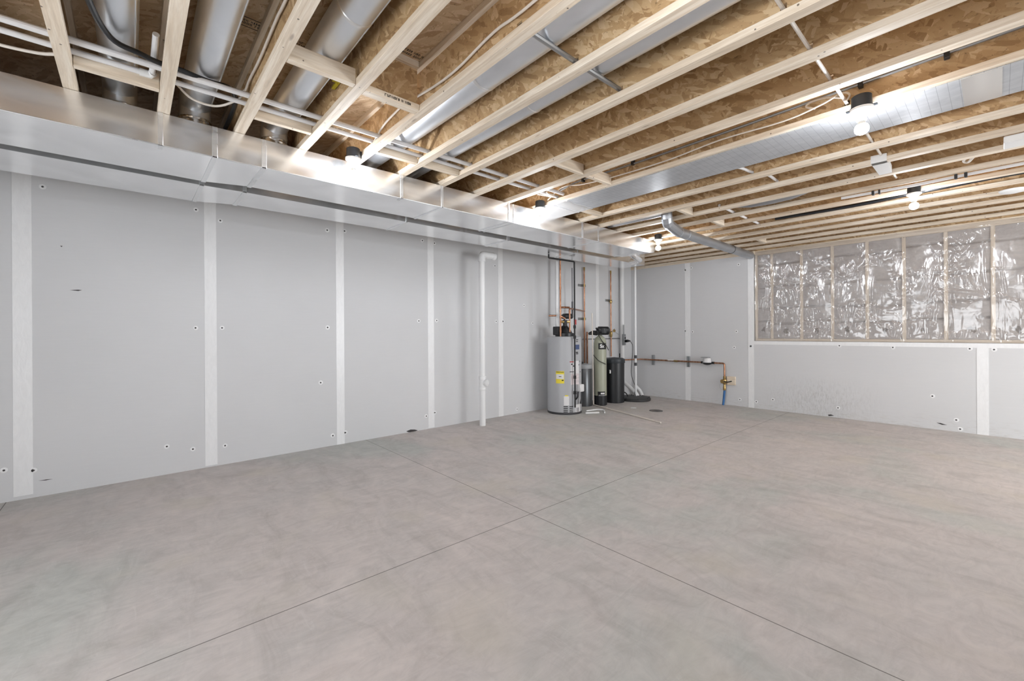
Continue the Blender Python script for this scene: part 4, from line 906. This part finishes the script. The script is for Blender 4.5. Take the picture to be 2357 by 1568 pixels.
# white leaning pole and floor bits
PL = onz(1366.5, 933.5, 0)
t = thing('discharge_line', 'thin cream plastic pipe standing beside the beige tank and lying across the floor', 'pipe', (PL.x, PL.y, 0))
ptop = Vector((PL.x, PL.y, zc(PL.x, PL.y, 722)))
part('standing_pipe', MB().tube([(PL.x, PL.y, .012), tuple(ptop+LD*(-.02))], .0095, 10), M_CABLE, t)
e = onz(1521, 973, .012); s_ = Vector((PL.x, PL.y, .012))
part('floor_pipe', MB().tube([tuple(s_), tuple(e)], .0115, 10), M_CABLE, t)
for f_ in (.24, .90): m_ = s_.lerp(e, f_); d_ = (e-s_).normalized(); part('coupling', MB().cyl(tuple(m_-d_*.02), tuple(m_+d_*.02), .0145, 12), M_CABLE, t)
def bit(pts, r, label): return solo('pipe_scrap', MB().tube(rounded(pts, .02), r, 10), M_PVC, label, 'pipe scrap', 'white pipe scraps on the floor')
a = onz(1350, 946, .014); b_ = onz(1373, 943, .014); c_ = onz(1390, 944, .014); d_ = onz(1392, 950, .014)
bit([tuple(a), tuple(b_), tuple(c_), tuple(d_)], .012, 'white bent plastic pipe scrap on the floor before the beige tank')
bit([tuple(onz(1348, 951, .012)), tuple(onz(1379, 950, .012))], .012, 'short straight white pipe scrap on the floor right of the heater')
solo('paper_scrap', MB().lathe(tuple(onz(1458, 939, 0)), [(.05, 0), (.05, .003), (0, .003)], 16), M_WHITE, 'small white disc lying on the floor in front of the brine tank', 'scrap')
dr = onz(1510, 945.8, 0)
t = thing('floor_drain', 'round grey floor drain cover in the concrete near the utility corner', 'drain', (dr.x, dr.y, 0))
part('ring', MB().lathe((dr.x, dr.y, 0), [(.108, 0), (.108, .004), (.096, .005), (.094, .002)], 32), M_DSTEEL, t); part('cover', MB().lathe((dr.x, dr.y, 0), [(.093, 0), (.093, .003), (0, .0035)], 32), M_DRAIN, t)
for k in range(5): part('slot', MB().box((dr.x-.05, dr.y-.045+k*.022, .0034), (dr.x+.05, dr.y-.039+k*.022, .0042)), M_HOLE, t)
# sump
SUX, SUY = -4.62, 7.22
t = thing('sump_lid', 'low black round sump cover on the floor in the back corner', 'sump cover', (SUX, SUY, 0))
part('rim', MB().lathe((SUX, SUY, 0), [(.285, 0), (.292, .01), (.292, .045), (.275, .055), (.26, .048)], 40), M_LID, t); part('cover', MB().lathe((SUX, SUY, 0), [(.262, .03), (.262, .05), (.12, .062), (0, .064)], 40), M_LID, t)
for k in range(8): a = 2*PI*k/8; part('bolt', MB().lathe((SUX+.275*math.cos(a), SUY+.275*math.sin(a), .052), [(.012, 0), (.012, .012), (0, .013)], 8), M_DSTEEL, t)
# outlet, cord, cords
q = onx(1441, 785, XL+.0); qz = CAMH-(788-CY)/F*Vector((q.x,q.y,0)).dot(FW)
OY = onx(1441, 785, XL).y; OZ = onx(1441, 788, XL).z
OP = Vector((-5.02, 0, 0)); o_ = onx(1436, 782, -5.0)
t = thing('outlet_box', 'grey steel outlet box on the wide white pipe near the corner', 'outlet', (o_.x, o_.y, o_.z-.09))
part('box', MB().bbox((o_.x-.02, o_.y-.035, o_.z-.11), (o_.x+.025, o_.y+.035, o_.z+.11), .004), M_STEEL, t); part('cover', MB().bbox((o_.x+.025, o_.y-.03, o_.z-.07), (o_.x+.03, o_.y+.03, o_.z+.07), .002), M_GREYPL, t)
part('receptacle', MB().bbox((o_.x+.030, o_.y-.018, o_.z-.055), (o_.x+.034, o_.y+.018, o_.z-.01), .002), M_BLACK, t); part('receptacle', MB().bbox((o_.x+.030, o_.y-.018, o_.z+.01), (o_.x+.034, o_.y+.018, o_.z+.055), .002), M_BLACK, t)
part('conduit', MB().tube([(o_.x, o_.y, o_.z+.11), (o_.x, o_.y, o_.z+.30)], .010, 10), M_STEEL, t)
pp = Vector((o_.x+.037, o_.y+.0, o_.z-.03))
t = thing('power_cord', 'black power cord with a bulky plug hanging from the outlet to the sump cover', 'cord', tuple(pp))
CPX = [onx(u, v, -4.78) for u, v in ((1450, 785), (1456, 795), (1456, 815), (1453.5, 840), (1453, 860), (1457, 876), (1462, 890))]
part('plug', MB().tube([tuple(pp-Vector((.004,0,0))), tuple(pp+Vector((.03, .03, .005))), tuple(CPX[0])], [.026, .030, .012], 14), M_BLACK, t)
part('cord', MB().tube(curve([tuple(p) for p in CPX]+[(-4.66, SUY+.06, .12), (SUX+.0, SUY+.04, .070)], 6), .0055, 8), M_BLACK, t)
run('pump_hose', [(SUX-.12, SUY-.05, .062), (SUX-.15, SUY-.09, .13), (SUX-.26, SUY-.18, .17), (SUX-.34, SUY-.22, .10)], .011, M_BLACK, 'short black hose arching over the left side of the sump cover', 'hose')
run('ceiling_cable', [tuple(onx(1408, 765, -5.0)), tuple(onx(1414, 757, -5.0)), tuple(onx(1416, 764, -5.0)), tuple(onx(1424, 770, -5.04))], .0025, M_DSTEEL, 'thin wire curling from the copper riser to the wide white pipe', 'wire')
solo('wall_strut', MB().bbox((XL, onx(1340,780,XL).y, onx(1370,780,XL).z-.012), (XL+.02, onx(1425,780,XL).y, onx(1370,780,XL).z+.006), .003), M_STEEL, 'thin horizontal steel strut on the left wall behind the beige tank', 'strut')

# ------------------------------------------------------------------ copper supply along the back wall
YC = YB-.055; ZC = .735
xe = ony(1667.5, 860, YC).x
t = thing('copper_pipe', 'long horizontal copper pipe on the back wall ending in a drop to the shutoff valve', 'pipe', (-4.2, YC, .5))
part('pipe', MB().tube(rounded([(-5.02, YC-.35, ZC+.0), (-4.86, YC, ZC+.005), (xe, YC, ZC), (xe, YC, .47)], .035, 6), .0145, 16), M_COP, t)
for u in (1502, 1583): x = ony(u, 828, YC).x; part('wall_bracket', MB().bbox((x-.028, YC+.012, ZC-.10), (x-.004, YB, ZC+.10), .003).bbox((x+.006, YC+.012, ZC-.10), (x+.022, YB, ZC+.10), .003), M_STEEL, t)
part('wall_bracket', MB().bbox((XL, YC-.39, ZC-.13), (XL+.035, YC-.365, ZC+.13), .003), M_DSTEEL, t)
x = ony(1553, 829, YC).x; part('coupling', MB().cyl((x-.01, YC, ZC), (x+.06, YC, ZC), .019, 14), M_BRASS, t); part('pipe_tag', MB().bbox((x-.14, YC-.017, ZC+.006), (x-.02, YC+.017, ZC+.022), .003), M_WHITE, t, 'white tag')
xm = ony(1629, 830, YC).x
t = thing('water_meter', 'white capped water meter with a black base in the copper pipe on the back wall', 'meter', (xm, YC-.02, ZC-.05))
part('meter_base', MB().lathe((xm, YC-.02, ZC-.045), [(.0, 0), (.035, .004), (.07, .02), (.082, .045), (.078, .05), (0, .052)], 28).cyl((xm-.12, YC, ZC), (xm+.12, YC, ZC), .021, 14), M_BLACK, t)
part('register', MB().lathe((xm, YC-.02, ZC+.0), [(.075, .005), (.072, .012), (.058, .085), (.0, .088)], 28), M_LAB, t); part('register_lid', MB().bbox((xm-.10, YC-.07, ZC+.090), (xm+.035, YC+.03, ZC+.102), .004), M_GREYPL, t)
t = thing('shutoff_valve', 'brass shutoff valve with a handle beside a small wood block, low on back wall', 'valve', (xe, YC, .26))
part('valve_body', MB().lathe((xe, YC, .26), [(.02, 0), (.024, .01), (.024, .06), (.02, .07), (.018, .10), (.034, .13), (.040, .16), (.034, .19), (.018, .20), (.022, .21), (.022, .25)], 18), M_BRASS, t)
part('wheel', MB().lathe((xe-.02, YC-.045, .42), [(.03, -.005), (.036, 0), (.03, .005)], 18, axis='y').bbox((xe-.045, YC-.05, .416), (xe+.005, YC-.04, .424), .002).cyl((xe, YC, .42), (xe-.01, YC-.05, .42), .008, 8), M_BRASS, t)
part('lever', MB().tube(curve([(xe+.01, YC-.045, .42), (xe+.07, YC-.05, .415), (xe+.11, YC-.05, .425), (xe+.14, YC-.05, .435)], 4), .010, 8), M_BLACK, t)
part('ground_wire', MB().tube(curve([(xe-.03, YC-.03, .40), (xe-.06, YC-.05, .35), (xe-.045, YC-.04, .28), (xe-.02, YC-.03, .27)], 5), .003, 6), M_STEEL, t)
xb0 = ony(1664, 877, YB).x; xb1 = ony(1694, 877, YB).x; zb1 = ony(1680, 866.5, YB).z; zb0 = ony(1680, 886, YB).z
solo('mounting_block', MB().bbox((xe+.03, YB-.028, zb0), (xb1, YB, zb1), .003), M_LX, 'small pine block screwed to the back wall beside the shutoff valve', 'wood block')
solo('service_pipe', MB().tube(curve([(xe-.02, YC-.012, 0.0), (xe-.012, YC-.005, .10), (xe, YC, .262)], 6), .0185, 16), M_BLUE, 'blue plastic pipe rising from the floor into the shutoff valve', 'pipe')
